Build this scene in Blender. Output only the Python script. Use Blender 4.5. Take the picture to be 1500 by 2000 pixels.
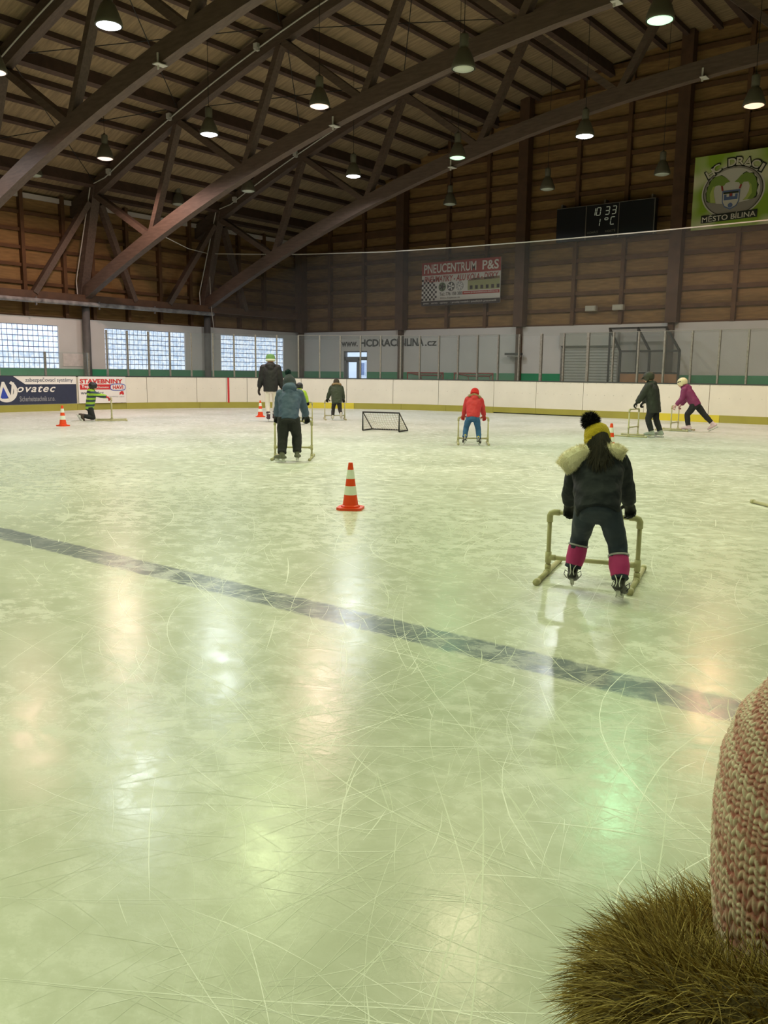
import bpy, bmesh, math, random
import numpy as np
from mathutils import Vector, Matrix, Euler
random.seed(7); np.random.seed(7)
for o in list(bpy.data.objects): bpy.data.objects.remove(o)
SC = bpy.context.scene
COL = SC.collection
# ------------------------------------------------------------------ camera
H_CAM = 1.4
cd = bpy.data.cameras.new('camera'); cam = bpy.data.objects.new('camera', cd); COL.objects.link(cam)
cd.sensor_fit = 'VERTICAL'; cd.sensor_height = 36.0; cd.sensor_width = 27.0
cd.lens = 1653.1 / 2000.0 * 36.0
cd.clip_start = 0.05; cd.clip_end = 300
_p, _r, _y = 0.162904, 0.0111644, 0.663668
fw = Vector((-math.sin(_y)*math.cos(_p), math.cos(_y)*math.cos(_p), -math.sin(_p)))
rt = Vector((math.cos(_y), math.sin(_y), 0)); up = rt.cross(fw)
r2 = rt*math.cos(_r) + up*math.sin(_r); u2 = up*math.cos(_r) - rt*math.sin(_r)
cam.matrix_world = Matrix(((r2.x, u2.x, -fw.x, 0), (r2.y, u2.y, -fw.y, 0), (r2.z, u2.z, -fw.z, H_CAM), (0, 0, 0, 1)))
SC.camera = cam
# ------------------------------------------------------------------ world, exposure
w = bpy.data.worlds.new('world'); SC.world = w; w.use_nodes = True
bg = w.node_tree.nodes['Background']; bg.inputs[0].default_value = (0.78, 0.86, 1.0, 1); bg.inputs[1].default_value = 2.3
SC.view_settings.view_transform = 'Standard'; SC.view_settings.look = 'None'
SC.view_settings.gamma = 1.0; SC.view_settings.use_curve_mapping = False
SC.view_settings.exposure = 0.0
LAMP_POWER = 455.0
SC.cycles.max_bounces = 6; SC.cycles.diffuse_bounces = 3; SC.cycles.glossy_bounces = 3; SC.cycles.transmission_bounces = 4; SC.cycles.transparent_max_bounces = 16
SC.cycles.adaptive_threshold = 0.03; SC.cycles.caustics_reflective = False; SC.cycles.caustics_refractive = False
# ------------------------------------------------------------------ materials
MATS = {}
def srgb(r, g, b):
    f = lambda c: (c/255/12.92 if c/255 <= 0.04045 else ((c/255+0.055)/1.055)**2.4)
    return (f(r), f(g), f(b))
def mat(name, col, rough=0.6, metal=0.0, var=0.0, vscale=8.0, bump=0.0, bscale=40.0, stretch=(1,1,1), spec=0.5, coat=0.0, emit=None, estr=0.0, trans=0.0):
    if name in MATS: return MATS[name]
    m = bpy.data.materials.new(name); m.use_nodes = True; MATS[name] = m
    nt = m.node_tree; b = nt.nodes['Principled BSDF']
    b.inputs['Base Color'].default_value = (*col, 1); b.inputs['Roughness'].default_value = rough
    b.inputs['Metallic'].default_value = metal; b.inputs['Specular IOR Level'].default_value = spec
    if coat: b.inputs['Coat Weight'].default_value = coat
    if emit: b.inputs['Emission Color'].default_value = (*emit, 1); b.inputs['Emission Strength'].default_value = estr
    if var or bump:
        tc = nt.nodes.new('ShaderNodeTexCoord'); mp = nt.nodes.new('ShaderNodeMapping'); mp.inputs['Scale'].default_value = stretch
        geo = nt.nodes.new('ShaderNodeNewGeometry')
        nt.links.new(geo.outputs['Position'], mp.inputs['Vector'])
    if var:
        n = nt.nodes.new('ShaderNodeTexNoise'); n.inputs['Scale'].default_value = vscale; n.inputs['Detail'].default_value = 5
        nt.links.new(mp.outputs[0], n.inputs['Vector'])
        mr = nt.nodes.new('ShaderNodeMapRange'); mr.inputs[1].default_value = 0.3; mr.inputs[2].default_value = 0.7
        mr.inputs[3].default_value = 1-var; mr.inputs[4].default_value = 1+var
        nt.links.new(n.outputs['Fac'], mr.inputs[0])
        mx = nt.nodes.new('ShaderNodeVectorMath'); mx.operation = 'SCALE'; mx.inputs[0].default_value = col
        nt.links.new(mr.outputs[0], mx.inputs['Scale']); nt.links.new(mx.outputs[0], b.inputs['Base Color'])
    if bump:
        n2 = nt.nodes.new('ShaderNodeTexNoise'); n2.inputs['Scale'].default_value = bscale; n2.inputs['Detail'].default_value = 4
        nt.links.new(mp.outputs[0], n2.inputs['Vector'])
        bp = nt.nodes.new('ShaderNodeBump'); bp.inputs['Strength'].default_value = bump; bp.inputs['Distance'].default_value = 0.02
        nt.links.new(n2.outputs['Fac'], bp.inputs['Height']); nt.links.new(bp.outputs[0], b.inputs['Normal'])
    return m
def glassy(name, tint, refl=0.07, opac=0.0, ocol=(0.5,0.5,0.5)):
    m = bpy.data.materials.new(name); m.use_nodes = True; MATS[name] = m; nt = m.node_tree; nt.nodes.clear()
    out = nt.nodes.new('ShaderNodeOutputMaterial'); tr = nt.nodes.new('ShaderNodeBsdfTransparent'); tr.inputs[0].default_value = (*tint, 1)
    gl = nt.nodes.new('ShaderNodeBsdfGlossy'); gl.inputs['Roughness'].default_value = 0.08
    df = nt.nodes.new('ShaderNodeBsdfDiffuse'); df.inputs[0].default_value = (*ocol, 1)
    m1 = nt.nodes.new('ShaderNodeMixShader'); m1.inputs[0].default_value = refl
    m2 = nt.nodes.new('ShaderNodeMixShader'); m2.inputs[0].default_value = opac
    nt.links.new(tr.outputs[0], m1.inputs[1]); nt.links.new(gl.outputs[0], m1.inputs[2])
    nt.links.new(m1.outputs[0], m2.inputs[1]); nt.links.new(df.outputs[0], m2.inputs[2]); nt.links.new(m2.outputs[0], out.inputs[0])
    return m
def fur_mat(name, c1, c2, rough=0.7):
    m = bpy.data.materials.new(name); m.use_nodes = True; MATS[name] = m; nt = m.node_tree; b = nt.nodes['Principled BSDF']
    g = nt.nodes.new('ShaderNodeNewGeometry'); r = nt.nodes.new('ShaderNodeValToRGB')
    r.color_ramp.elements[0].color = (*c1, 1); r.color_ramp.elements[1].color = (*c2, 1)
    nt.links.new(g.outputs['Random Per Island'], r.inputs[0]); nt.links.new(r.outputs[0], b.inputs['Base Color'])
    b.inputs['Roughness'].default_value = rough; b.inputs['Specular IOR Level'].default_value = 0.2
    return m
def ice_material():
    m = bpy.data.materials.new('ice'); m.use_nodes = True; nt = m.node_tree; N = nt.nodes; L = nt.links; b = N['Principled BSDF']
    geo = N.new('ShaderNodeNewGeometry')
    def noise(scale, detail=4, vec=None, dist=0.0, rough=0.5):
        n = N.new('ShaderNodeTexNoise'); n.inputs['Scale'].default_value = scale; n.inputs['Detail'].default_value = detail
        n.inputs['Distortion'].default_value = dist; n.inputs['Roughness'].default_value = rough
        L.new(vec or geo.outputs['Position'], n.inputs['Vector']); return n
    def math_(op, a, bb=None, clamp=False):
        n = N.new('ShaderNodeMath'); n.operation = op; n.use_clamp = clamp
        for i, v in enumerate((a, bb)):
            if v is None: continue
            if isinstance(v, (int, float)): n.inputs[i].default_value = v
            else: L.new(v, n.inputs[i])
        return n.outputs[0]
    def rng(v, a, c, lo=0.0, hi=1.0):
        n = N.new('ShaderNodeMapRange'); n.inputs[1].default_value = a; n.inputs[2].default_value = c
        n.inputs[3].default_value = lo; n.inputs[4].default_value = hi; L.new(v, n.inputs[0]); return n.outputs[0]
    patch = rng(noise(0.9, 4).outputs['Fac'], .40, .62)          # where skates have turned the surface to snow
    mp = N.new('ShaderNodeMapping'); mp.inputs['Rotation'].default_value = (0, 0, math.radians(-38)); mp.inputs['Scale'].default_value = (.8, 1, 1)
    L.new(geo.outputs['Position'], mp.inputs['Vector'])
    fine = rng(noise(7, 5, mp.outputs[0], rough=.75).outputs['Fac'], .44, .66)
    grain = noise(60, 3, rough=.7)
    sep = N.new('ShaderNodeSeparateXYZ'); L.new(geo.outputs['Position'], sep.inputs[0])
    far = rng(sep.outputs['Y'], 4.0, 10.0)                       # the end zone is more worn than the neutral zone
    snow = math_('MULTIPLY', fine, math_('ADD', math_('MULTIPLY', patch, .45), math_('ADD', .16, math_('MULTIPLY', far, .45))), True)
    # blue line under the ice
    y = sep.outputs['Y']; wob = math_('MULTIPLY', math_('SUBTRACT', noise(14, 5).outputs['Fac'], .5), .07)
    yy = math_('ADD', y, wob)
    line = math_('MULTIPLY', rng(yy, 3.470, 3.495), rng(yy, 3.735, 3.760, 1, 0))
    linef = math_('MULTIPLY', math_('MULTIPLY', line, .72), math_('SUBTRACT', 1.0, math_('MULTIPLY', snow, .55)))
    c1 = N.new('ShaderNodeMixRGB'); c1.inputs[1].default_value = (*srgb(184, 188, 172), 1); c1.inputs[2].default_value = (*srgb(212, 214, 202), 1)
    L.new(rng(noise(.5, 6).outputs['Fac'], .35, .65), c1.inputs[0])
    c2 = N.new('ShaderNodeMixRGB'); L.new(c1.outputs[0], c2.inputs[1]); c2.inputs[2].default_value = (*srgb(74, 88, 120), 1); L.new(linef, c2.inputs[0])
    c3 = N.new('ShaderNodeMixRGB'); L.new(c2.outputs[0], c3.inputs[1]); c3.inputs[2].default_value = (*srgb(245, 245, 242), 1)
    L.new(math_('MULTIPLY', snow, math_('SUBTRACT', .85, math_('MULTIPLY', line, .3))), c3.inputs[0])
    L.new(c3.outputs[0], b.inputs['Base Color'])
    rr = math_('ADD', math_('ADD', .205, math_('MULTIPLY', snow, .3)), math_('MULTIPLY', far, .12), True)
    L.new(rr, b.inputs['Roughness']); b.inputs['IOR'].default_value = 1.31; b.inputs['Specular IOR Level'].default_value = .36
    hgt = math_('ADD', math_('MULTIPLY', grain.outputs['Fac'], .25), noise(9, 3, rough=.6).outputs['Fac'])
    bp = N.new('ShaderNodeBump'); bp.inputs['Strength'].default_value = .1; bp.inputs['Distance'].default_value = .012
    L.new(hgt, bp.inputs['Height']); L.new(bp.outputs[0], b.inputs['Normal'])
    return m
def knit_mat():
    m = bpy.data.materials.new('pink_knit'); m.use_nodes = True; nt = m.node_tree; b = nt.nodes['Principled BSDF']
    at = nt.nodes.new('ShaderNodeAttribute'); at.attribute_name = 'yarn'
    n = nt.nodes.new('ShaderNodeTexNoise'); n.inputs['Scale'].default_value = 60; n.inputs['Detail'].default_value = 4
    add = nt.nodes.new('ShaderNodeMath'); add.operation = 'ADD'; nt.links.new(at.outputs['Fac'], add.inputs[0])
    ms = nt.nodes.new('ShaderNodeMath'); ms.operation = 'MULTIPLY_ADD'; ms.inputs[1].default_value = .6; ms.inputs[2].default_value = -.3
    nt.links.new(n.outputs['Fac'], ms.inputs[0]); nt.links.new(ms.outputs[0], add.inputs[1])
    r = nt.nodes.new('ShaderNodeValToRGB'); r.color_ramp.elements[0].color = (*srgb(196, 116, 114), 1); r.color_ramp.elements[1].color = (*srgb(240, 222, 206), 1)
    r.color_ramp.elements[0].position = .25; r.color_ramp.elements[1].position = .75
    nt.links.new(add.outputs[0], r.inputs[0]); nt.links.new(r.outputs[0], b.inputs['Base Color']); b.inputs['Roughness'].default_value = .9
    b.inputs['Sheen Weight'].default_value = .3
    return m
def dotted_mat(name, col, dot, scale):
    m = bpy.data.materials.new(name); m.use_nodes = True; nt = m.node_tree; b = nt.nodes['Principled BSDF']
    geo = nt.nodes.new('ShaderNodeNewGeometry'); v = nt.nodes.new('ShaderNodeTexVoronoi'); v.inputs['Scale'].default_value = scale
    nt.links.new(geo.outputs['Position'], v.inputs['Vector'])
    mr = nt.nodes.new('ShaderNodeMapRange'); mr.inputs[1].default_value = .16; mr.inputs[2].default_value = .20; mr.inputs[3].default_value = 1; mr.inputs[4].default_value = 0
    nt.links.new(v.outputs['Distance'], mr.inputs[0]); mx = nt.nodes.new('ShaderNodeMixRGB'); mx.inputs[1].default_value = (*col, 1); mx.inputs[2].default_value = (*dot, 1)
    nt.links.new(mr.outputs[0], mx.inputs[0]); nt.links.new(mx.outputs[0], b.inputs['Base Color']); b.inputs['Roughness'].default_value = .6
    return m
def banded_mat(name, c1, c2, scale):
    m = bpy.data.materials.new(name); m.use_nodes = True; nt = m.node_tree; b = nt.nodes['Principled BSDF']; MATS[name] = m
    geo = nt.nodes.new('ShaderNodeTexCoord'); wv = nt.nodes.new('ShaderNodeTexWave'); wv.bands_direction = 'Z'; wv.inputs['Scale'].default_value = scale
    wv.inputs['Distortion'].default_value = 1.5; wv.inputs['Detail'].default_value = 1
    nt.links.new(geo.outputs['Object'], wv.inputs['Vector']); r = nt.nodes.new('ShaderNodeValToRGB'); r.color_ramp.interpolation = 'CONSTANT'
    r.color_ramp.elements[0].color = (*c1, 1); r.color_ramp.elements[1].color = (*c2, 1); r.color_ramp.elements[1].position = .5
    nt.links.new(wv.outputs['Fac'], r.inputs[0]); nt.links.new(r.outputs[0], b.inputs['Base Color']); b.inputs['Roughness'].default_value = .7
    return m
def quilt_mat(name, col, rough=.5, scale=9.0, strength=.5):
    m = bpy.data.materials.new(name); m.use_nodes = True; nt = m.node_tree; b = nt.nodes['Principled BSDF']; MATS[name] = m
    b.inputs['Base Color'].default_value = (*col, 1); b.inputs['Roughness'].default_value = rough; b.inputs['Specular IOR Level'].default_value = .3
    tc = nt.nodes.new('ShaderNodeTexCoord'); wv = nt.nodes.new('ShaderNodeTexWave'); wv.bands_direction = 'Z'; wv.inputs['Scale'].default_value = scale
    wv.inputs['Distortion'].default_value = 2.5; wv.inputs['Detail'].default_value = 3; wv.inputs['Detail Scale'].default_value = 2
    nt.links.new(tc.outputs['Object'], wv.inputs['Vector']); bp = nt.nodes.new('ShaderNodeBump'); bp.inputs['Strength'].default_value = strength; bp.inputs['Distance'].default_value = .02
    nt.links.new(wv.outputs['Fac'], bp.inputs['Height']); nt.links.new(bp.outputs[0], b.inputs['Normal'])
    return m

M_ICE = ice_material()
M_DECK = mat('roof_deck', srgb(142, 120, 90), .8, var=.28, vscale=1.3, stretch=(1.0, 9, 1), bump=.2, bscale=6)
M_PURLIN = mat('purlin_wood', srgb(78, 58, 48), .8, var=.2, vscale=3)
M_TIMBER = mat('truss_timber', srgb(88, 71, 60), .65, var=.22, vscale=2.5, stretch=(1, 6, 6), bump=.1)
M_GIRT = mat('girt_wood', srgb(92, 62, 35), .8, var=.2, vscale=3)
M_PANEL = mat('wall_panel', srgb(136, 104, 62), .85, var=.2, vscale=2.2, stretch=(1, 1, 7), bump=.1)
M_MAINCOL = mat('column_timber', srgb(82, 56, 36), .7, var=.2, vscale=3)
M_WHITE = mat('white_plaster', srgb(205, 200, 194), .85, var=.05, vscale=.8)
M_GREEN = mat('green_paint', srgb(52, 140, 96), .6, var=.06, vscale=2)
M_CONC = mat('column_steel', srgb(92, 88, 84), .6, var=.15, vscale=4)
M_PIPE = mat('frosted_pipe', srgb(150, 144, 140), .5, var=.55, vscale=3.5)
M_BOARD = mat('board_plastic', srgb(226, 219, 206), .4, var=.04, vscale=1.5)
M_OLIVE = mat('kick_olive', srgb(160, 152, 66), .45, var=.06, vscale=2)
M_YELLOW = mat('kick_yellow', srgb(214, 196, 58), .45, var=.05, vscale=2)
M_RAIL = mat('board_cap', srgb(58, 62, 62), .5)
M_POST = mat('glass_post', srgb(150, 146, 138), .4, .7, var=.25, vscale=20)
M_DARK = mat('dark_steel', srgb(40, 38, 36), .5, .3)
M_BLACK = mat('black', srgb(18, 18, 20), .6)
M_LAMPGREY = mat('lamp_housing', srgb(98, 94, 80), .5, .1)
M_REFL = mat('lamp_reflector', srgb(175, 180, 165), .4, .3)
M_CABLE = mat('conduit_grey', srgb(190, 186, 178), .5)
M_ROPE = mat('net_rope', srgb(190, 182, 168), .8)
M_PVC = mat('pvc_pipe', srgb(186, 180, 140), .45, var=.08, vscale=9)
M_ORANGE = mat('cone_orange', srgb(232, 72, 22), .45, var=.05, vscale=9)
M_REFLW = mat('cone_white', srgb(232, 235, 225), .35)
M_SKIN = mat('skin', srgb(214, 170, 146), .55)
M_STEEL = mat('blade_steel', srgb(210, 212, 215), .25, .9)
M_WPLASTIC = mat('white_plastic', srgb(228, 228, 226), .4)
M_GLASS = glassy('rink_glass', (.93, .95, .945), .05, .05, (.5, .53, .52))
M_NET = glassy('safety_net', (1, 1, 1), 0.0, .16, (.16, .15, .135))
M_PANE = glassy('door_pane', (.95, .97, 1), .06)

# ------------------------------------------------------------------ mesh helpers
class MB:
    def __init__(s): s.v = []; s.f = []
    def add(s, vs, fs):
        o = len(s.v); s.v += [tuple(x) for x in vs]; s.f += [tuple(i+o for i in f) for f in fs]; return s
    def box(s, c, d, rot=None):
        vs = [Vector((x*d[0]/2, y*d[1]/2, z*d[2]/2)) for x in (-1, 1) for y in (-1, 1) for z in (-1, 1)]
        if rot is not None: vs = [rot @ v for v in vs]
        return s.add([v + Vector(c) for v in vs], [(0, 1, 3, 2), (4, 6, 7, 5), (0, 4, 5, 1), (2, 3, 7, 6), (0, 2, 6, 4), (1, 5, 7, 3)])
    def beam(s, a, b, wd, dp, upv=(0, 0, 1)):
        a = Vector(a); b = Vector(b); d = (b-a).normalized(); r = d.cross(Vector(upv)).normalized(); u = r.cross(d)
        vs = [p + r*x*wd/2 + u*y*dp/2 for p in (a, b) for x, y in ((-1, -1), (1, -1), (1, 1), (-1, 1))]
        return s.add(vs, [(3, 2, 1, 0), (4, 5, 6, 7), (0, 1, 5, 4), (1, 2, 6, 5), (2, 3, 7, 6), (3, 0, 4, 7)])
    def tube(s, pts, r, n=8, closed=False):
        pts = [Vector(p) for p in pts]; k = len(pts); rs = r if isinstance(r, (list, tuple)) else [r]*k
        rings = []; nrm = None
        for i, p in enumerate(pts):
            a = pts[(i-1) % k] if closed or i > 0 else p; c = pts[(i+1) % k] if closed or i < k-1 else p
            t = (c-a).normalized()
            if nrm is None:
                nrm = t.orthogonal().normalized()
            else:
                nrm = (nrm - t*nrm.dot(t));  nrm = nrm.normalized() if nrm.length > 1e-6 else t.orthogonal().normalized()
            bi = t.cross(nrm)
            rings.append([p + (nrm*math.cos(2*math.pi*j/n) + bi*math.sin(2*math.pi*j/n))*rs[i] for j in range(n)])
        vs = [v for rg in rings for v in rg]; fs = []
        m = k if closed else k-1
        for i in range(m):
            for j in range(n):
                a = i*n+j; b2 = i*n+(j+1) % n; c = ((i+1) % k)*n+(j+1) % n; d = ((i+1) % k)*n+j
                fs.append((a, b2, c, d))
        if not closed: fs += [tuple(range(n-1, -1, -1)), tuple((k-1)*n+j for j in range(n))]
        return s.add(vs, fs)
    def loft(s, secs, n=16, right=(1, 0, 0)):
        """secs: (point, rx, ry) along an axis; rx along `right`, ry along the other side; closed flat ends"""
        k = len(secs); vs = []; fs = []
        for i, (p, rx, ry) in enumerate(secs):
            p = Vector(p); a = Vector(secs[max(i-1, 0)][0]); c = Vector(secs[min(i+1, k-1)][0]); t = (c-a).normalized()
            r = Vector(right); r = (r - t*r.dot(t))
            r = r.normalized() if r.length > 1e-4 else t.orthogonal().normalized()
            q = t.cross(r)
            vs += [p + r*rx*math.cos(2*math.pi*j/n) + q*ry*math.sin(2*math.pi*j/n) for j in range(n)]
        for i in range(k-1):
            for j in range(n): fs.append((i*n+j, i*n+(j+1) % n, (i+1)*n+(j+1) % n, (i+1)*n+j))
        fs += [tuple(range(n-1, -1, -1)), tuple((k-1)*n+j for j in range(n))]
        return s.add(vs, fs)
    def ball(s, c, r, n=12, m=8, rot=None):
        r = Vector(r) if not isinstance(r, (int, float)) else Vector((r, r, r)); c = Vector(c); vs = []; fs = []
        for i in range(1, m):
            th = math.pi*i/m
            for j in range(n):
                ph = 2*math.pi*j/n; v = Vector((r.x*math.sin(th)*math.cos(ph), r.y*math.sin(th)*math.sin(ph), r.z*math.cos(th)))
                vs.append((rot @ v if rot is not None else v) + c)
        top = len(vs); t = Vector((0, 0, r.z)); vs += [(rot @ t if rot is not None else t)+c, (rot @ -t if rot is not None else -t)+c]
        for j in range(n): fs += [(top, j, (j+1) % n), (top+1, (m-2)*n+(j+1) % n, (m-2)*n+j)]
        for i in range(m-2):
            for j in range(n): fs.append((i*n+j, (i+1)*n+j, (i+1)*n+(j+1) % n, i*n+(j+1) % n))
        return s.add(vs, fs)
    def cap(s, a, b, ra, rb, n=12):
        """tapered limb with round ends"""
        a = Vector(a); b = Vector(b); s.tube([a, b], [ra, rb], n); s.ball(a, ra, n, 8); s.ball(b, rb, n, 8); return s
    def lathe(s, prof, n=24, c=(0, 0, 0)):
        k = len(prof); vs = [(c[0]+r*math.cos(2*math.pi*j/n), c[1]+r*math.sin(2*math.pi*j/n), c[2]+z) for r, z in prof for j in range(n)]
        fs = [(i*n+j, i*n+(j+1) % n, (i+1)*n+(j+1) % n, (i+1)*n+j) for i in range(k-1) for j in range(n)]
        if prof[0][0] > 1e-5: fs.append(tuple(range(n-1, -1, -1)))
        if prof[-1][0] > 1e-5: fs.append(tuple((k-1)*n+j for j in range(n)))
        return s.add(vs, fs)
    def prism(s, poly, t, org=(0, 0, 0), ux=(1, 0, 0), uy=(0, 0, 1), un=(0, -1, 0)):
        """flat outline in the (ux, uy) plane, thickness t along un"""
        o = Vector(org); ux = Vector(ux); uy = Vector(uy); un = Vector(un); n = len(poly)
        vs = [o + ux*x + uy*y for x, y in poly] + [o + ux*x + uy*y + un*t for x, y in poly]
        return s.add(vs, [tuple(range(n-1, -1, -1)), tuple(range(n, 2*n))] + [(i, (i+1) % n, n+(i+1) % n, n+i) for i in range(n)])
def tag(o, label=None, cat=None, group=None, kind=None):
    if label: o['label'] = label
    if cat: o['category'] = cat
    if group: o['group'] = group
    if kind: o['kind'] = kind
    return o
def obj(name, mb, m, parent=None, smooth=False, loc=None):
    me = bpy.data.meshes.new(name); me.from_pydata([tuple(v) for v in mb.v], [], mb.f); me.update()
    b = bmesh.new(); b.from_mesh(me); bmesh.ops.recalc_face_normals(b, faces=b.faces); b.to_mesh(me); b.free()
    if smooth: me.polygons.foreach_set('use_smooth', [True]*len(me.polygons))
    if m: me.materials.append(m)
    o = bpy.data.objects.new(name, me); COL.objects.link(o)
    if parent: o.parent = parent
    if loc: o.location = loc
    return o
def inst(name, me, parent=None, loc=(0, 0, 0), rz=0.0, scale=(1, 1, 1), rot=None):
    o = bpy.data.objects.new(name, me); COL.objects.link(o); o.location = loc; o.scale = scale
    o.rotation_euler = rot if rot else (0, 0, rz)
    if parent: o.parent = parent
    return o
def thing(name, label, cat, loc=(0, 0, 0), rz=0.0, group=None, kind=None):
    o = bpy.data.objects.new(name, None); COL.objects.link(o); o.location = loc; o.rotation_euler = (0, 0, rz); o.empty_display_size = .1
    return tag(o, label, cat, group, kind)
UNIT = {}
def cube(name, c, d, m, parent=None):
    key = m.name
    if key not in UNIT:
        me = bpy.data.meshes.new('box_'+key); mb = MB().box((0, 0, 0), (1, 1, 1)); me.from_pydata(mb.v, [], mb.f); me.update()
        b = bmesh.new(); b.from_mesh(me); bmesh.ops.recalc_face_normals(b, faces=b.faces); b.to_mesh(me); b.free(); me.materials.append(m); UNIT[key] = me
    return inst(name, UNIT[key], parent, c, 0, d)
def copy_tree(o, parent=None):
    c = o.copy(); COL.objects.link(c); c.parent = parent
    for ch in list(o.children): copy_tree(ch, c)
    return c
TXT = []
def text(name, body, box, m, parent, org, ux, uy, bold=0.0, shear=0.0, spacing=1.0, lift=.012):
    """lettering filling box=(x0,y0,x1,y1) of the sign plane at org with axes ux, uy"""
    cu = bpy.data.curves.new(name, 'FONT'); cu.body = body; cu.size = 1; cu.offset = bold; cu.shear = shear; cu.space_character = spacing
    cu.fill_mode = 'FRONT'; cu.resolution_u = 3
    t = bpy.data.objects.new(name, cu); COL.objects.link(t)
    bpy.context.view_layer.update()
    dg = bpy.context.evaluated_depsgraph_get(); me = bpy.data.meshes.new_from_object(t.evaluated_get(dg)); bpy.data.objects.remove(t)
    me.name = name
    n = len(me.vertices); co = np.empty(n*3); me.vertices.foreach_get('co', co); co = co.reshape(-1, 3)
    lo = co.min(0); hi = co.max(0); x0, y0, x1, y1 = box
    a = x0 + (co[:, 0]-lo[0])/(hi[0]-lo[0])*(x1-x0); b2 = y0 + (co[:, 1]-lo[1])/(hi[1]-lo[1])*(y1-y0)
    ux = np.array(ux, float); uy = np.array(uy, float); nn = np.cross(ux, uy)
    out = np.array(org, float) + a[:, None]*ux + b2[:, None]*uy + nn*lift
    me.vertices.foreach_set('co', out.ravel()); me.update(); me.materials.clear(); me.materials.append(m)
    o = bpy.data.objects.new(name, me); COL.objects.link(o); o.parent = parent
    return o
def ribbon_fur(mb, pts, nrms, length, width=.0018, seg=3, droop=.3, jit=.45, bias=(0, 0, 0)):
    for p, nv in zip(pts, nrms):
        p = Vector(p); d = (Vector(nv) + Vector((random.gauss(0, jit), random.gauss(0, jit), random.gauss(0, jit))) + Vector(bias)).normalized()
        L = length*random.uniform(.55, 1.15); side = d.orthogonal().normalized(); side.rotate(Matrix.Rotation(random.uniform(0, 6.28), 3, d))
        vs = []; q = p.copy(); st = L/seg
        for i in range(seg):
            wv = width*(1-i/seg); vs += [q + side*wv, q - side*wv]; d = (d + Vector((0, 0, -droop/seg))).normalized(); q = q + d*st
        vs.append(q); fs = [(2*i, 2*i+1, 2*i+3, 2*i+2) for i in range(seg-1)] + [(2*seg-2, 2*seg-1, 2*seg)]
        mb.add(vs, fs)
    return mb

# ------------------------------------------------------------------ geometry of the hall (metres; camera stands at x=0,y=0)
XL, YE = -30.0, 31.35            # inner faces of the long left wall and of the end wall
XR, YB = 22.0, -14.0
XC = -4.0                        # crown of the arched roof
WZ = 3.32                        # top of the white masonry
arch_low = lambda x: 9.75 - .0087*(x-XC)**2           # underside of the bottom chord
arch_top = lambda x: 12.80 - .0084*(x-XC)**2          # underside of the top chord
DECK_UP = .78
deck = lambda x: arch_top(x) + DECK_UP
# floor and ice
ice = obj('floor', MB().box((-4, 8.7, -.05), (52.6, 46, .1)), M_ICE); tag(ice, kind='structure')

# skate marks cut into the ice: thousands of thin pale scratches, real ribbons a hair above the surface
def mark_mat():
    m = fur_mat('skate_mark', srgb(220, 224, 210), srgb(252, 252, 248), .6)
    e = [n for n in m.node_tree.nodes if n.type == 'VALTORGB'][0].color_ramp.elements; e[0].position = .3
    b = m.node_tree.nodes['Principled BSDF']; b.inputs['Specular IOR Level'].default_value = .36; b.inputs['IOR'].default_value = 1.31; b.inputs['Roughness'].default_value = .3
    return m
def skate_marks():
    rs = np.random.RandomState(11); V, F = [], []; nv = 0
    def one(x, y, a, L, curv, wd):
        nonlocal nv
        n = max(3, int(L/.16)); st = L/n; z = .0002+rs.rand()*.0003
        for i in range(n+1):
            t = i/n; ww = wd*(.25+.75*math.sin(math.pi*min(max(t, .02), .98))); V.append((x-math.sin(a)*ww, y+math.cos(a)*ww, z)); V.append((x+math.sin(a)*ww, y-math.cos(a)*ww, z))
            x += math.cos(a)*st; y += math.sin(a)*st; a += curv*st
        for i in range(n): F.append((nv+2*i, nv+2*i+1, nv+2*i+3, nv+2*i+2))
        nv += 2*(n+1)
    for k in range(9500):
        if k < 6500: y = 1.0+11.0*rs.rand(); x = -1.9*y*rs.rand()*1.02 + .2 + .5*rs.rand()
        else: y = 8+18*rs.rand(); x = -26+26*rs.rand()
        p = P2(x, y)
        if not p: continue
        L = rs.choice([.15, .4, .9, 2.2], p=[.42, .36, .17, .05])*(.6+.8*rs.rand()); near = min(1, y/6)
        one(x, y, rs.rand()*6.283, L, rs.normal(0, .35 if L > .6 else .9), (.0004+.0009*rs.rand()**2)*(1+2.6*near))
    me = bpy.data.meshes.new('skate_marks'); me.from_pydata(V, [], F); me.update(); me.materials.append(mark_mat())
    o = bpy.data.objects.new('skate_marks', me); COL.objects.link(o); o.parent = ice; o['kind'] = 'stuff'
def P2(x, y):
    if x < -26.3 or y > 26.5: return False
    if x < -16.2 and y > 16.45 and math.hypot(x+16.2, y-16.45) > 10.1: return False
    return True
skate_marks()
# white masonry walls with green dado
wl = thing('wall_left', None, None, (0, 0, 0), kind='structure')
we = thing('wall_end', None, None, (0, 0, 0), kind='structure')
wr = obj('wall_right', MB().box((XR+.15, 8.7, 6.5), (.3, 46.6, 13)), M_PANEL); tag(wr, kind='structure')
wb = obj('wall_back', MB().box((-4, YB-.15, 6.8), (53, .3, 13.6)), M_PANEL); tag(wb, kind='structure')
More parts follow.
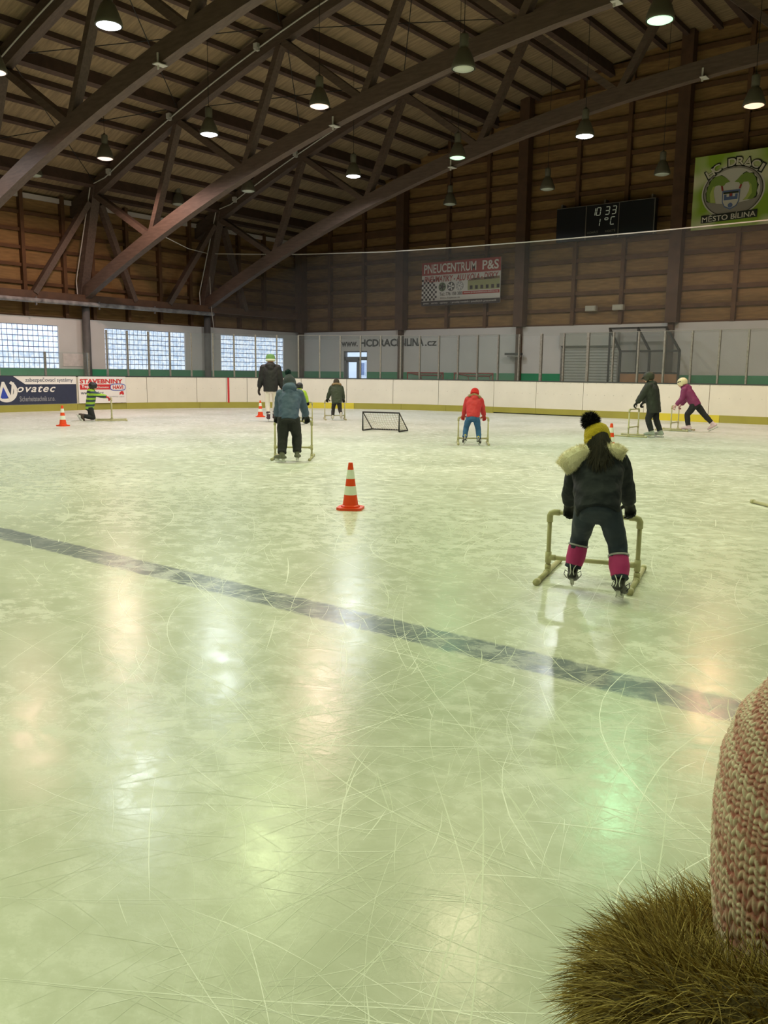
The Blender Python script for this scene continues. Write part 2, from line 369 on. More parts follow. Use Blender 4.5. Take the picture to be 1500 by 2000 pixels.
# left wall pieces around the glass block windows
WIN = [(8.17, 12.17), (14.17, 18.17), (20.18, 24.18), (26.21, 30.21)]
WZ0, WZ1 = 1.42, 3.03
m = MB(); m.box((XL-.15, 8.7, (WZ1+WZ)/2), (.3, 45.7, WZ-WZ1)); m.box((XL-.15, 8.7, WZ0/2), (.3, 45.7, WZ0))
edges = [YB] + [e for wn in WIN for e in wn] + [YE]
for i in range(0, len(edges), 2): m.box((XL-.15, (edges[i]+edges[i+1])/2, (WZ0+WZ1)/2), (.3, edges[i+1]-edges[i], WZ1-WZ0))
obj('masonry', m, M_WHITE, wl)
obj('green_dado', MB().box((XL+.006, 8.7, .71), (.012, 45.7, 1.42)), M_GREEN, wl)
# end wall masonry with the door opening
DX0, DX1, DZ = -27.09, -25.62, 2.41
m = MB(); m.box(((XL+DX0)/2, YE+.15, WZ/2), (DX0-XL, .3, WZ)); m.box(((DX1+XR)/2, YE+.15, WZ/2), (XR-DX1, .3, WZ)); m.box(((DX0+DX1)/2, YE+.15, (DZ+WZ)/2), (DX1-DX0, .3, WZ-DZ))
obj('masonry', m, M_WHITE, we)
m = MB(); m.box(((XL+DX0)/2, YE-.006, .72), (DX0-XL, .012, 1.44)); m.box(((DX1-15.62)/2, YE-.006, .72), (-15.62-DX1, .012, 1.44)); m.box(((-13.2+XR)/2, YE-.006, .72), (XR+13.2, .012, 1.44))
obj('green_dado', m, M_GREEN, we)
# timber upper walls: infill panels, girts, studs, main columns
GZ = [WZ] + [3.92 + .62*k for k in range(0, 17)]
mainX = [-29.75, -23.55, -17.48, -11.22, -5.0, 1.2, 7.4, 13.6]
studX = sorted(mainX + [-28.0, -25.9, -21.2, -19.25, -15.25, -13.27, -9.15, -7.1, -3.0, -.9])
xs = [XL-.3] + studX + [XR]
m_back = MB().box((-4, YE+.30, 8.6), (53, .1, 10.6)); obj('sheathing', m_back, M_GIRT, we)
for i in range(len(xs)-1):
    if xs[i] >= 1: continue
    xm = (xs[i]+xs[i+1])/2; top = deck(xm)
    for k in range(len(GZ)-1):
        z0, z1 = GZ[k], min(GZ[k+1], top)
        if z1-z0 < .1: continue
        cube('panel', (xm, YE+.20+random.uniform(-.006, .006), (z0+z1)/2), (xs[i+1]-xs[i]-.02, .06, z1-z0-.02), M_PANEL, we)
cube('panel', ((1.2+XR)/2, YE+.2, (WZ+11)/2), (XR-1.2, .06, 11-WZ), M_PANEL, we)
for z in GZ:
    half = math.sqrt(max(0, (12.80+DECK_UP-z)/.0084)); a = max(XL, XC-half); b = min(XR, XC+half); hh = .15
    if abs(z-7.64) < .05: hh = .30
    if z < 4: hh = .13
    if b-a > 1: cube('girt', ((a+b)/2, YE+.12, z), (b-a, .14, hh), M_GIRT, we)
for x in studX:
    if x in mainX: continue
    cube('stud', (x, YE+.07, (WZ+deck(x))/2), (.15, .2, deck(x)-WZ), M_GIRT, we)
for i, x in enumerate(mainX):
    cube('column', (x, YE-.14, (WZ+deck(x))/2), (.42, .4, deck(x)-WZ), M_MAINCOL, we)
    cube('column', (x-.03, YE-.1, WZ/2), (.2, .2, WZ), M_MAINCOL, we)
# left timber wall
studY = [7.7, 9.3, 11.4, 13.8, 15.4, 17.0, 18.64, 19.85, 21.45, 23.05, 24.66, 25.9, 27.5, 29.1]
ys = [YB, -8, -2, 4] + studY + [YE]
obj('sheathing', MB().box((XL-.40, 8.7, 5.75), (.1, 45.7, 4.9)), M_GIRT, wl)
for i in range(len(ys)-1):
    for k in range(len(GZ)-1):
        z0, z1 = GZ[k], min(GZ[k+1], 7.62)
        if z1-z0 < .1: continue
        cube('panel', (XL-.30+random.uniform(-.006, .006), (ys[i]+ys[i+1])/2, (z0+z1)/2), (.06, ys[i+1]-ys[i]-.02, z1-z0-.02), M_PANEL, wl)
for z in GZ:
    if z < 7.6: cube('girt', (XL-.22, 8.7, z), (.12, 45.6, .12), M_GIRT, wl)
for y in studY: cube('stud', (XL-.17, y, (WZ+7.8)/2), (.2, .14, 7.8-WZ), M_GIRT, wl)
cube('painted_daylight_strip', (XL-.2, 8.7, 7.62), (.1, 45.6, .17), mat('painted_daylight_strip', srgb(196, 186, 180), .8), wl)  # pale paint stands in for the daylight slit under the eave
tag(obj('trim_1', MB().box((-29.62, 8.7, 4.07), (.22, 45.4, .28)), M_MAINCOL), kind='structure')
# roof deck and purlins
ceil = thing('ceiling', None, None, kind='structure')
PX = [-28.7 + .97*k for k in range(-1, 53)]; PX = [x for x in PX if -30.3 < x < XR]
xs2 = [-30.6] + PX + [XR+.4]
m = MB()
for i in range(len(xs2)-1):
    a, b = xs2[i], xs2[i+1]
    m.add([(a, YB-.3, deck(a)), (b, YB-.3, deck(b)), (b, YE+.4, deck(b)), (a, YE+.4, deck(a)), (a, YB-.3, deck(a)+.08), (b, YB-.3, deck(b)+.08), (b, YE+.4, deck(b)+.08), (a, YE+.4, deck(a)+.08)],
          [(0, 1, 2, 3), (7, 6, 5, 4), (0, 4, 5, 1), (1, 5, 6, 2), (2, 6, 7, 3), (3, 7, 4, 0)])
obj('roof_deck', m, M_DECK, ceil)
for i, x in enumerate(PX):
    k = round((x+28.7)/.97); thick = k % 5 == 0
    dp = .42 if thick else .18; wd = .2 if thick else .14
    ang = math.atan(-2*.0084*(x-XC))
    o = cube('purlin', (x, 8.6, deck(x)-dp/2-.005), (wd, 45.8, dp), M_PURLIN, ceil); o.rotation_euler = (0, -ang, 0)
# ------------------------------------------------------------------ roof trusses
TRY = [1.2, 7.2, 13.2, 19.2, 25.2]
TN = ['spanning overhead just in front of the viewer', 'nearest the viewer, mostly above the frame', 'crossing the upper left corner', 'in the middle, rising from the left steel column', 'farthest, just before the scoreboard wall']
def curved_beam(f, x0, x1, y, wd, dp):
    n = 52; m = MB(); vs = []; fs = []
    for i in range(n+1):
        x = x0+(x1-x0)*i/n; e = .01; t = Vector((1, 0, (f(x+e)-f(x-e))/(2*e))).normalized(); nv = Vector((-t.z, 0, t.x)); p = Vector((x, y, f(x)))
        vs += [p + Vector((0, -wd/2, 0)), p + Vector((0, wd/2, 0)), p + Vector((0, wd/2, 0)) + nv*dp, p + Vector((0, -wd/2, 0)) + nv*dp]
    for i in range(n):
        for j in range(4): fs.append((4*i+j, 4*i+(j+1) % 4, 4*i+4+(j+1) % 4, 4*i+4+j))
    fs += [(3, 2, 1, 0), (4*n, 4*n+1, 4*n+2, 4*n+3)]
    return m.add(vs, fs)
Tn = [-28.7 + 4.85*k for k in range(0, 11)]
Nn = [-25.5 + 4.81*k for k in range(0, 10)]
def truss(y, idx):
    t = thing('roof_truss', 'arched brown timber roof truss ' + TN[idx], 'roof truss', (0, y, 0), 0, 'arched roof trusses')
    obj('bottom_chord', curved_beam(arch_low, -30.1, XR, 0, .26, .46), M_TIMBER, t)
    obj('top_chord', curved_beam(arch_top, -30.3, XR, 0, .26, .56), M_TIMBER, t)
    for k in range(10):
        a = (Tn[k], 0, arch_top(Tn[k])+.1); b = (Nn[k], 0, arch_low(Nn[k])+.3); c = (Tn[k+1], 0, arch_top(Tn[k+1])+.1)
        obj('web', MB().beam(a, b, .2, .24, (0, 1, 0)), M_TIMBER, t); obj('web', MB().beam(b, c, .2, .24, (0, 1, 0)), M_TIMBER, t)
    obj('knee_post', MB().beam((-29.98, 0, 3.9), (-28.72, 0, 8.1), .26, .34, (0, 1, 0)), M_TIMBER, t)
    for sgn in (-1, 1): obj('brace', MB().beam((-29.6, sgn*2.15, 4.15), (-28.85, sgn*.25, 7.5), .2, .26, (1, 0, 0)), M_TIMBER, t)
    for k, xx in enumerate((-16.9, -8.6)):
        obj('bracket', MB().box((xx, -.14, arch_low(xx)+.06), (.05, .03, .35)).box((xx+.05, -.12, arch_low(xx)-.03), (.18, .3, .02)), M_CABLE, t)
    return t
for i, y in enumerate(TRY): truss(y, i)
for i, y in enumerate(TRY[2:]):
    pts = [(-29.9, y-.2, 4.15), (-29.95, y-.2, 4.75), (-28.75, y-.2, 8.1)] + [(x, y-.16, arch_top(x)+.26) for x in np.arange(-27.9, -3, 1.0)]
    c = thing('electrical_conduit', 'thin grey cable conduit along the upper chord of the truss ' + ['at the upper left', 'in the middle', 'nearest the end wall'][i], 'conduit', (-29.9, y-.2, 4.15), 0, 'conduits on the trusses')
    off = Vector((-29.9, y-.2, 4.15))
    obj('pipe', MB().tube([Vector(p)-off for p in pts], .022, 6), M_CABLE, c)
    for xx in (-27.6, -24.1, -19.9, -14.6):
        obj('junction_box', MB().box(Vector((xx, y-.2, arch_top(xx)+.32))-off, (.16, .12, .16)).box(Vector((xx+.07, y-.22, arch_top(xx)+.22))-off, (.1, .08, .1)), M_CABLE, c)
# roof cross bracing rods
for i, (x0, x1, y0) in enumerate(((-23.8, -19, 13.2), (-19, -14.2, 13.2), (-23.8, -19, 19.2), (-19, -14.2, 19.2), (-14.2, -9.4, 19.2), (-28.6, -23.8, 13.2))):
    c = thing('bracing_rods', 'crossed thin steel bracing rods under the roof, ' + ['left bay of the nearer span', 'second bay of the nearer span', 'left bay of the farther span', 'second bay of the farther span', 'third bay of the farther span', 'eave bay of the nearer span'][i], 'bracing', (x0, y0, arch_top(x0)+.45), 0, 'roof bracing rods')
    a = Vector((0, .1, 0)); b = Vector((x1-x0, 5.9, arch_top(x1)-arch_top(x0))); e = Vector((x1-x0, .1, arch_top(x1)-arch_top(x0))); f = Vector((0, 5.9, 0))
    obj('rod', MB().tube([a, b], .014, 5), M_DARK, c); obj('rod', MB().tube([e, f], .014, 5), M_DARK, c)
# steel columns along the left wall
for i, y in enumerate((7.2, 13.2, 19.2, 25.2)):
    c = thing('steel_column', 'round dark grey steel column ' + ['out of view beside the first window', 'out of view left of the first window', 'between the first and second glass block windows', 'between the second and third glass block windows'][i], 'column', (-29.72, y, 0), 0, 'steel columns on the left wall')
    obj('shaft', MB().lathe([(.145, 0), (.145, 3.8)], 20), M_CONC, c, True); obj('cap_plate', MB().box((0, 0, 3.87), (.36, .36, .14)), M_CONC, c)
    obj('base_plate', MB().box((0, 0, .015), (.4, .4, .03)), M_CONC, c)
pp = thing('frosted_pipe', 'long patchy white and grey pipe running under the eave beam', 'pipe', (-29.42, 8, 3.86))
obj('pipe', MB().tube([(0, -20, 0), (0, 17.3, 0)], .085, 12), M_PIPE, pp, True)
for k in range(8): obj('hanger', MB().box((0, -4+2.6*k, -.02), (.05, .06, .3)), M_CONC, pp)
# ------------------------------------------------------------------ glass block windows
def block_mat():
    m = bpy.data.materials.new('glass_block'); m.use_nodes = True; nt = m.node_tree; b = nt.nodes['Principled BSDF']
    b.inputs['Base Color'].default_value = (.55, .65, .75, 1); b.inputs['Roughness'].default_value = .15
    geo = nt.nodes.new('ShaderNodeNewGeometry'); n = nt.nodes.new('ShaderNodeTexNoise'); n.inputs['Scale'].default_value = 9; n.inputs['Detail'].default_value = 2
    nt.links.new(geo.outputs['Position'], n.inputs['Vector'])
    r = nt.nodes.new('ShaderNodeValToRGB'); r.color_ramp.elements[0].color = (*srgb(176, 200, 232), 1); r.color_ramp.elements[1].color = (*srgb(240, 246, 255), 1)
    r.color_ramp.elements[0].position = .38; r.color_ramp.elements[1].position = .58
    m.cycles.emission_sampling = 'NONE'
    nt.links.new(n.outputs['Fac'], r.inputs[0]); nt.links.new(r.outputs[0], b.inputs['Emission Color']); b.inputs['Emission Strength'].default_value = 1.0
    return m
M_BLOCK = block_mat(); M_MORTAR = mat('block_mortar', srgb(104, 112, 138), .8)
bw = .2
bm_ = MB(); bm_.add([(0, -.086, -.086), (0, .086, -.086), (0, .086, .086), (0, -.086, .086), (.03, -.074, -.074), (.03, .074, -.074), (.03, .074, .074), (.03, -.074, .074), (.012, -.05, -.05), (.012, .05, -.05), (.012, .05, .05), (.012, -.05, .05)],
    [(0, 1, 5, 4), (1, 2, 6, 5), (2, 3, 7, 6), (3, 0, 4, 7), (4, 5, 9, 8), (5, 6, 10, 9), (6, 7, 11, 10), (7, 4, 8, 11), (8, 9, 10, 11), (3, 2, 1, 0)])
blk = obj('glass_block', bm_, M_BLOCK); BME = blk.data; bpy.data.objects.remove(blk)
for i, (a, b) in enumerate(WIN[1:]):
    wn = thing('window_%d' % (i+1), None, None, (XL-.06, a, WZ0), kind='structure')
    obj('mortar_grid', MB().box((-.03, (b-a)/2, .805), (.05, b-a, 1.61)), M_MORTAR, wn)
    for r in range(8):
        for c in range(20): inst('glass_block', BME, wn, (-.004, .1+.2*c, .105+.2*r))
wn = thing('window_4', None, None, (XL-.06, WIN[0][0], WZ0), kind='structure'); obj('pane', MB().box((-.03, 2, .8), (.05, 4, 1.61)), M_BLOCK, wn)
pn = obj('paper_notice', MB().box((0, 0, 0), (.008, .86, .48)), mat('notice_paper', srgb(232, 214, 208), .8, var=.12, vscale=7), loc=(XL+.02, 18.73, 1.76)); tag(pn, 'pale paper notice pinned to the wall beside the first window', 'notice')
# ------------------------------------------------------------------ door with glass panes, shutter, wall lettering
d1 = thing('door_1', None, None, (DX0, YE, 0), kind='structure')
M_DOORF = mat('door_frame', srgb(96, 100, 108), .5)
W = DX1-DX0
fm = MB(); fm.box((.05, .1, DZ/2), (.1, .12, DZ)); fm.box((W-.03, .1, DZ/2), (.06, .12, DZ)); fm.box((W/2, .1, DZ-.03), (W, .12, .06)); fm.box((W/2, .1, 2.06), (W, .12, .16)); fm.box((W*.62, .1, 1.03), (.12, .12, 2.06))
obj('frame', fm, M_DOORF, d1)
lf = obj('leaf_frame', MB().box((.16, .1, 1), (.12, .07, 2)).box((W*.62-.1, .1, 1), (.09, .07, 2)).box((.44, .1, .1), (.68, .07, .2)).box((.44, .1, 1.94), (.68, .07, .1)), M_DOORF, d1)
obj('handle', MB().tube([(W*.62-.1, .05, 1.0), (W*.62-.1, 0, 1.0), (W*.62-.22, 0, 1.0)], .012, 6), M_DARK, d1)
for x0, x1, z0, z1 in ((.22, W*.62-.15, .2, 1.9), (W*.62+.06, W-.06, .05, 1.98), (.1, W*.6, 2.14, 2.35), (W*.64, W-.06, 2.14, 2.35)):
    obj('pane', MB().box(((x0+x1)/2, .1, (z0+z1)/2), (x1-x0, .02, z1-z0)), M_PANE, d1)
# what is seen through the door: a pale house across a snowy yard
hs = thing('house', 'pale house with dark window seen through the door panes', 'house', (-36, 46, 0))
obj('wall', MB().box((0, 0, 4), (14, .3, 8)), mat('house_wall', srgb(225, 230, 235), .8), hs)
for k, wx in enumerate((-5.0, -1.9, 2.4, 5.0)):
    f_ = obj('window', MB().box((wx, -.18, 1.65), (.62, .06, .95)), mat('house_window', srgb(200, 210, 225), .2), hs); obj('pane', MB().box((wx, -.215, 1.65), (.46, .02, .8)), mat('house_pane', srgb(84, 108, 150), .1), f_)
yard = obj('snowy_yard', MB().box((-30, 44, -.06), (60, 24, .1)), mat('snow', srgb(235, 238, 242), .8)); tag(yard, kind='structure')
sh = thing('roller_shutter', 'grey metal roller shutter door in the end wall', 'shutter', (-14.42, YE, 0))
obj('frame', MB().box((-1.18, -.03, 1.5), (.06, .06, 3.0)).box((1.18, -.03, 1.5), (.06, .06, 3.0)), M_POST, sh)
obj('roller_box', MB().box((0, -.12, 2.78), (2.4, .24, .5)), mat('shutter_box', srgb(176, 172, 162), .5), sh)
M_SHUT = mat('shutter_slat', srgb(178, 176, 168), .45, .2)
sm = MB().add([(-1.16, 0, -.055), (1.16, 0, -.055), (1.16, -.03, -.02), (-1.16, -.03, -.02), (1.16, -.03, .03), (-1.16, -.03, .03), (1.16, 0, .055), (-1.16, 0, .055)], [(0, 1, 2, 3), (3, 2, 4, 5), (5, 4, 6, 7), (7, 6, 1, 0), (0, 3, 5, 7), (1, 6, 4, 2)])
so = obj('slat', sm, M_SHUT); SLME = so.data; bpy.data.objects.remove(so)
for k in range(23): inst('slat', SLME, sh, (0, -.02, .06+.112*k))
wt = thing('wall_lettering', 'black website lettering painted on the white end wall', 'lettering', (-27.22, YE, 2.55))
M_INK = mat('black_ink', srgb(22, 22, 24), .6)
ax = ((1, 0, 0), (0, 0, 1))
text('letters', 'www.', (0, .06, 1.02, .29), M_INK, wt, (0, 0, 0), *ax, bold=.025, lift=.01)
text('letters', 'HCDRACI', (1.15, .05, 3.45, .40), M_INK, wt, (0, 0, 0), *ax, bold=.04, lift=.01)
text('letters', 'BILINA', (3.55, .05, 4.86, .40), M_INK, wt, (0, 0, 0), *ax, bold=.04, lift=.01)
text('letters', '.cz', (4.92, .05, 5.56, .27), M_INK, wt, (0, 0, 0), *ax, bold=.025, lift=.01)
ws_ = thing('wall_heater', 'small dark slanted heater on a column of the end wall', 'heater', (-17.63, YE-.3, 2.22))
obj('body', MB().box((0, 0, 0), (.75, .16, .09)), M_DARK, ws_); obj('hood', MB().box((.05, -.03, -.09), (.6, .1, .06)), M_POST, ws_)
for i, x in enumerate((-14.42, -13.32)):
    b = thing('wall_box', 'small pale electrical box on the timber wall, ' + ['left' if i == 0 else 'right'][0] + ' of the pair', 'box', (x, YE-.06, 3.94), 0, 'electrical boxes')
    obj('case', MB().box((0, 0, 0), (.42, .2, .2)), mat('box_case', srgb(178, 172, 152), .5), b); obj('lid', MB().box((0, -.11, 0), (.36, .02, .16)), mat('box_case', None), b)
# team bench shelter behind the glass
bx = thing('bench_shelter', 'dark steel framed bench shelter with sloping clear roof behind the boards', 'shelter', (-11.4, 29.6, 0))
for x in (-1.03, .05, 1.1):
    obj('post', MB().box((x, -.02, 1.14), (.07, .07, 2.28)), M_DARK, bx); obj('rafter', MB().beam((x, -.02, 2.26), (x-.85, .9, 3.12), .06, .08), M_DARK, bx); obj('rear_post', MB().box((x-.85, .95, 1.55), (.06, .06, 3.1)), M_DARK, bx)
obj('rail', MB().box((.03, -.02, 2.26), (2.2, .07, .07)), M_DARK, bx); obj('rail', MB().box((.03, -.02, 1.5), (2.2, .06, .06)), M_DARK, bx); obj('rail', MB().box((-.82, .93, 3.12), (2.2, .07, .07)), M_DARK, bx)
M_CLEAR = glassy('shelter_sheet', (.72, .72, .70), .08, .06)
for a, b in ((-1.0, .02), (.08, 1.07)):
    m = MB(); m.add([(a, -.02, 2.29), (b, -.02, 2.29), (b-.85, .9, 3.15), (a-.85, .9, 3.15)], [(0, 1, 2, 3)]); obj('roof_sheet', m, M_CLEAR, bx)
    obj('front_sheet', MB().box(((a+b)/2, -.02, 1.88), (b-a, .012, .68)), M_CLEAR, bx)
    obj('plywood_panel', MB().box(((a+b)/2, -.02, .9), (b-a, .03, 1.14)), mat('plywood', srgb(150, 104, 66), .7, var=.15, vscale=3), bx)
obj('bench', MB().box((0, .6, .45), (2.0, .35, .06)), M_GIRT, bx)
# goals stored behind the end boards
M_REDP = mat('goal_red', srgb(150, 48, 38), .5)
M_GNET = glassy('goal_net', (1, 1, 1), 0, .35, (.6, .6, .58))
for i, xc in enumerate((-20.6, -18.25)):
    g = thing('hockey_goal', 'red framed hockey goal stored behind the end glass, ' + ('left' if i == 0 else 'right') + ' one', 'goal', (xc, 29.0, .22), 0, 'stored hockey goals')
    obj('front_frame', MB().tube([(-.9, 0, 0), (-.9, 0, 1.2), (.9, 0, 1.2), (.9, 0, 0)], .035, 8), M_REDP, g)
    obj('rear_frame', MB().tube([(-.9, 0, 0), (-.6, .8, 0), (.6, .8, 0), (.9, 0, 0)], .03, 8).tube([(-.9, 0, 1.2), (-.5, .4, 1.1), (.5, .4, 1.1), (.9, 0, 1.2)], .03, 8).tube([(-.5, .4, 1.1), (-.6, .8, 0)], .02, 6).tube([(.5, .4, 1.1), (.6, .8, 0)], .02, 6), M_REDP, g)
    m = MB(); m.add([(-.5, .4, 1.1), (.5, .4, 1.1), (.6, .8, 0), (-.6, .8, 0), (-.9, 0, 1.2), (.9, 0, 1.2), (-.9, 0, 0), (.9, 0, 0)], [(0, 1, 2, 3), (4, 5, 1, 0), (4, 0, 3, 6), (5, 7, 2, 1)]); obj('net', m, M_GNET, g)
    obj('skid', MB().box((0, .4, -.11), (1.6, .7, .22)), M_DARK, g)
# ------------------------------------------------------------------ rink boards, glass and net
RB, CX, CY = 10.5, -16.2, 16.45; LA = RB*math.pi/2
def P(s, off=0.0, z=0.0):
    """point on the board line at arc length s; off>0 is away from the ice"""
    if s < 0: return Vector((-26.7-off, CY+s, z))
    if s < LA:
        a = s/RB; return Vector((CX-(RB+off)*math.cos(a), CY+(RB+off)*math.sin(a), z))
    return Vector((CX+s-LA, 26.95+off, z))
def strip(s0, s1, z0, z1, o0, o1):
    n = max(1, int((s1-s0)/.35)); m = MB(); vs = []; fs = []
    for i in range(n+1):
        s = s0+(s1-s0)*i/n; vs += [P(s, o0, z0), P(s, o1, z0), P(s, o1, z1), P(s, o0, z1)]
    for i in range(n):
        for j in range(4): fs.append((4*i+j, 4*i+(j+1) % 4, 4*i+4+(j+1) % 4, 4*i+4+j))
    fs += [(3, 2, 1, 0), (4*n, 4*n+1, 4*n+2, 4*n+3)]
    return m.add(vs, fs)
BH = 1.185
rb = thing('rink_boards', 'white rink boards with yellow kick strip and dark cap around the ice', 'boards', (0, 0, 0))
seams = [-22, -18, -14, -10, -6.8, -3.1, .3, 2.15, 2.96, 4.85, 5.98, 6.77, 8.86, 10.64, 12.49, 14.33, 16.63, 18.35, 20.13, 22.26, 24.32, 26.5, 29, 32, 36]
kicks = [-22, -16, -10, -6.8, -3.1, .3, 2.15, 4.95, 7.91, 10.94, 12.82, 14.65, 16.63, 18.35, 20.13, 22.6, 24.67, 27, 30, 36]
for a, b in zip(seams[:-1], seams[1:]): obj('board_panel', strip(a+.008, b-.008, .22, BH-.035, 0, .05), M_BOARD, rb)
for a, b in zip(kicks[:-1], kicks[1:]):
    yl = (a, b) in ((7.91, 10.94), (22.6, 24.67)); gate = 16.6 < a < 20
    obj('kick_plate', strip(a+.004, b-.004, .035 if gate else 0, .225, -.012, .05), M_YELLOW if yl else M_OLIVE, rb)
obj('backing', strip(-22, 36, .0, BH-.04, .055, .12), M_RAIL, rb)
obj('cap_rail', strip(-22, 36, BH-.035, BH, -.01, .14), M_RAIL, rb)
obj('red_mark', strip(6.02, 6.09, .2, BH-.035, -.016, 0), mat('mark_red', srgb(196, 44, 48), .5), rb)
bolts = MB()
for s in np.arange(2.3, 27, .31):
    for z in (.74, 1.12): 
        p = P(s, -.003, z); bolts.box(p, (.016, .016, .014))
bo = obj('bolts', bolts, mat('bolt', srgb(186, 178, 168), .5), rb); bo['kind'] = 'stuff'
TALL = [1.53, 2.3, 3.09, 3.88, 4.68, 5.5, 6.3, 7.12, 7.93, 8.76, 9.58, 10.38, 11.17, 11.96, 12.76, 13.52, 14.29, 15.07, 15.87, 16.73, 17.58, 18.45, 19.31, 20.2, 21.09, 21.95, 22.8, 23.66, 24.5, 25.34, 26.2, 27.06, 27.9, 28.8, 29.7]
SHORT = [-5.6, -4.0, -2.4, -.79, .82]
gs = thing('rink_glass', 'clear safety glass panes on slim metal posts above the boards', 'safety glass', (0, 0, 0))
def post(s, top, wd=.055):
    p = P(s, .06, 0); q = P(s+.01, .06, 0); a = math.atan2((q-p).y, (q-p).x)
    inst('post', PME[wd], gs, (p.x, p.y, BH), a, (1, 1, top-BH))
PME = {}
for wd in (.055, .09):
    o = obj('post', MB().box((-wd*.2, 0, .5), (wd*.6, .06, 1)).box((wd*.3, 0, .5), (wd*.4, .09, 1)), M_POST); PME[wd] = o.data; bpy.data.objects.remove(o)
for s in TALL: post(s, 2.80, .09 if s in (17.58-.85, 18.45, 20.2) else .055)
for s in SHORT: post(s, 1.98)
for a, b in zip(TALL[:-1], TALL[1:]):
    if abs(a-17.58) < .01 or abs(a-18.45) < .01: continue
    obj('pane', strip(a+.03, b-.03, BH, 2.80, .055, .067), M_GLASS, gs)
for a, b in zip(SHORT[:-1], SHORT[1:]): obj('pane', strip(a+.03, b-.03, BH, 1.98, .055, .067), M_GLASS, gs)
obj('top_edge', strip(8.76, 16.73, 2.80, 2.815, .05, .072), M_POST, gs); obj('top_edge', strip(19.31, 29.7, 2.80, 2.815, .05, .072), M_POST, gs)
# safety net hung from a rope
RP = [(-29.42, 25.1, 6.40), (-27.3, 25.8, 6.30), (-25.2, 26.5, 6.22), (-21.4, 27.3, 6.12), (-18, 27.3, 6.03), (-14.65, 27.3, 5.97), (-10.5, 27.3, 5.94), (-7.1, 27.3, 5.95), (-3, 27.3, 6.0), (2, 27.3, 6.1)]
nt_ = thing('safety_net', 'fine grey safety net hanging from a sagging rope above the end glass', 'net', (-29.55, 25.15, 2.8))
o0 = Vector((-29.55, 25.15, 2.8)); m = MB(); vs = []
for p in RP: vs += [Vector(p)-o0, Vector((p[0], p[1], 2.75))-o0]
m.add(vs, [(2*i, 2*i+1, 2*i+3, 2*i+2) for i in range(len(RP)-1)]); obj('netting', m, M_NET, nt_)
obj('top_rope', MB().tube([Vector(p)-o0 for p in RP], .02, 6), M_ROPE, nt_)
obj('edge_rope', MB().tube([Vector(RP[0])-o0, Vector((-29.35, 25.15, 4.0))-o0, Vector((-29.2, 25.2, 2.75))-o0], .014, 6), M_ROPE, nt_)
obj('stay_rope', MB().tube([Vector(RP[0])-o0, Vector((-27.2, 22.2, 6.1))-o0, Vector((-24.9, 19.3, 5.98))-o0], .016, 6), M_ROPE, nt_)
# ------------------------------------------------------------------ advertising on the boards
M_NAVY = mat('banner_navy', srgb(42, 48, 72), .5, var=.05); M_BW = mat('banner_white', srgb(228, 222, 218), .5); M_RED = mat('banner_red', srgb(196, 40, 44), .5); M_BLUE = mat('banner_blue', srgb(44, 66, 168), .5); M_GREY = mat('banner_grey', srgb(150, 150, 156), .5)
b1 = thing('board_banner', 'dark blue security company banner with white lettering on the left boards', 'banner', (-26.685, 13.35, .24))
ay = ((0, 1, 0), (0, 0, 1))
Wn, Hn = 3.38, .92
obj('backing', MB().box((0, Wn/2, Hn/2), (.01, Wn, Hn)), M_NAVY, b1)
obj('white_field', MB().prism([(1.12, Hn), (Wn, Hn), (Wn, .66), (1.52, .66)], .006, (.005, 0, 0), (0, 1, 0), (0, 0, 1), (1, 0, 0)), M_BW, b1)
text('letters', 'zabezpečovací systémy', (1.52, .70, Wn-.12, .88), mat('banner_ink', srgb(80, 84, 100), .6), b1, (0, 0, 0), *ay, bold=.015)
text('letters', 'ovatec', (1.22, .40, Wn-.78, .61), M_BW, b1, (0, 0, 0), *ay, bold=.015, shear=.35, spacing=1.15)
text('letters', 'Sicherheitstechnik s.r.o.', (1.3, .10, Wn-.82, .27), M_GREY, b1, (0, 0, 0), *ay, bold=.01)
ring = MB()
pts_o = [(.86+.38*math.cos(t), .44+.36*math.sin(t)) for t in np.linspace(-2.4, 1.1, 24)]; pts_i = [(.84+.28*math.cos(t), .46+.26*math.sin(t)) for t in np.linspace(1.1, -2.4, 24)]
ring.prism(pts_o+pts_i, .006, (.006, 0, 0), (0, 1, 0), (0, 0, 1), (1, 0, 0)); obj('logo_ring', ring, M_BW, b1)
obj('logo_letter', MB().prism([(.55, .2), (.72, .74), (.80, .74), (1.0, .3), (1.06, .72), (1.14, .72), (1.04, .14), (.96, .14), (.76, .58), (.64, .2)], .006, (.012, 0, 0), (0, 1, 0), (0, 0, 1), (1, 0, 0)), M_BW, b1)
obj('logo_drop', MB().prism([(.62, .28), (.76, .56), (.93, .28), (.86, .2), (.70, .2)], .006, (.009, 0, 0), (0, 1, 0), (0, 0, 1), (1, 0, 0)), M_BLUE, b1)
pA, pB = P(.34, -.03), P(2.13, -.03); ang = math.atan2((pB-pA).y, (pB-pA).x) - math.pi/2
b2 = thing('board_banner', 'white building supplies banner with red lettering behind the kneeling child', 'banner', (pA.x+.03, pA.y, .24), ang)
Wn = (pB-pA).length
obj('backing', MB().box((0, Wn/2, Hn/2), (.01, Wn, Hn)), M_BW, b2)
text('letters', 'STAVEBNINY', (.05, .68, Wn-.12, .84), M_RED, b2, (0, 0, 0), *ay, bold=.035)
obj('red_band', MB().box((.006, .65, .56), (.006, 1.2, .18)), M_RED, b2)
text('letters', 'Teplice', (.1, .50, .62, .63), M_BW, b2, (.006, 0, 0), *ay, bold=.02); text('letters', 'Chomutov', (.68, .52, 1.12, .59), M_BW, b2, (.006, 0, 0), *ay, bold=.01)
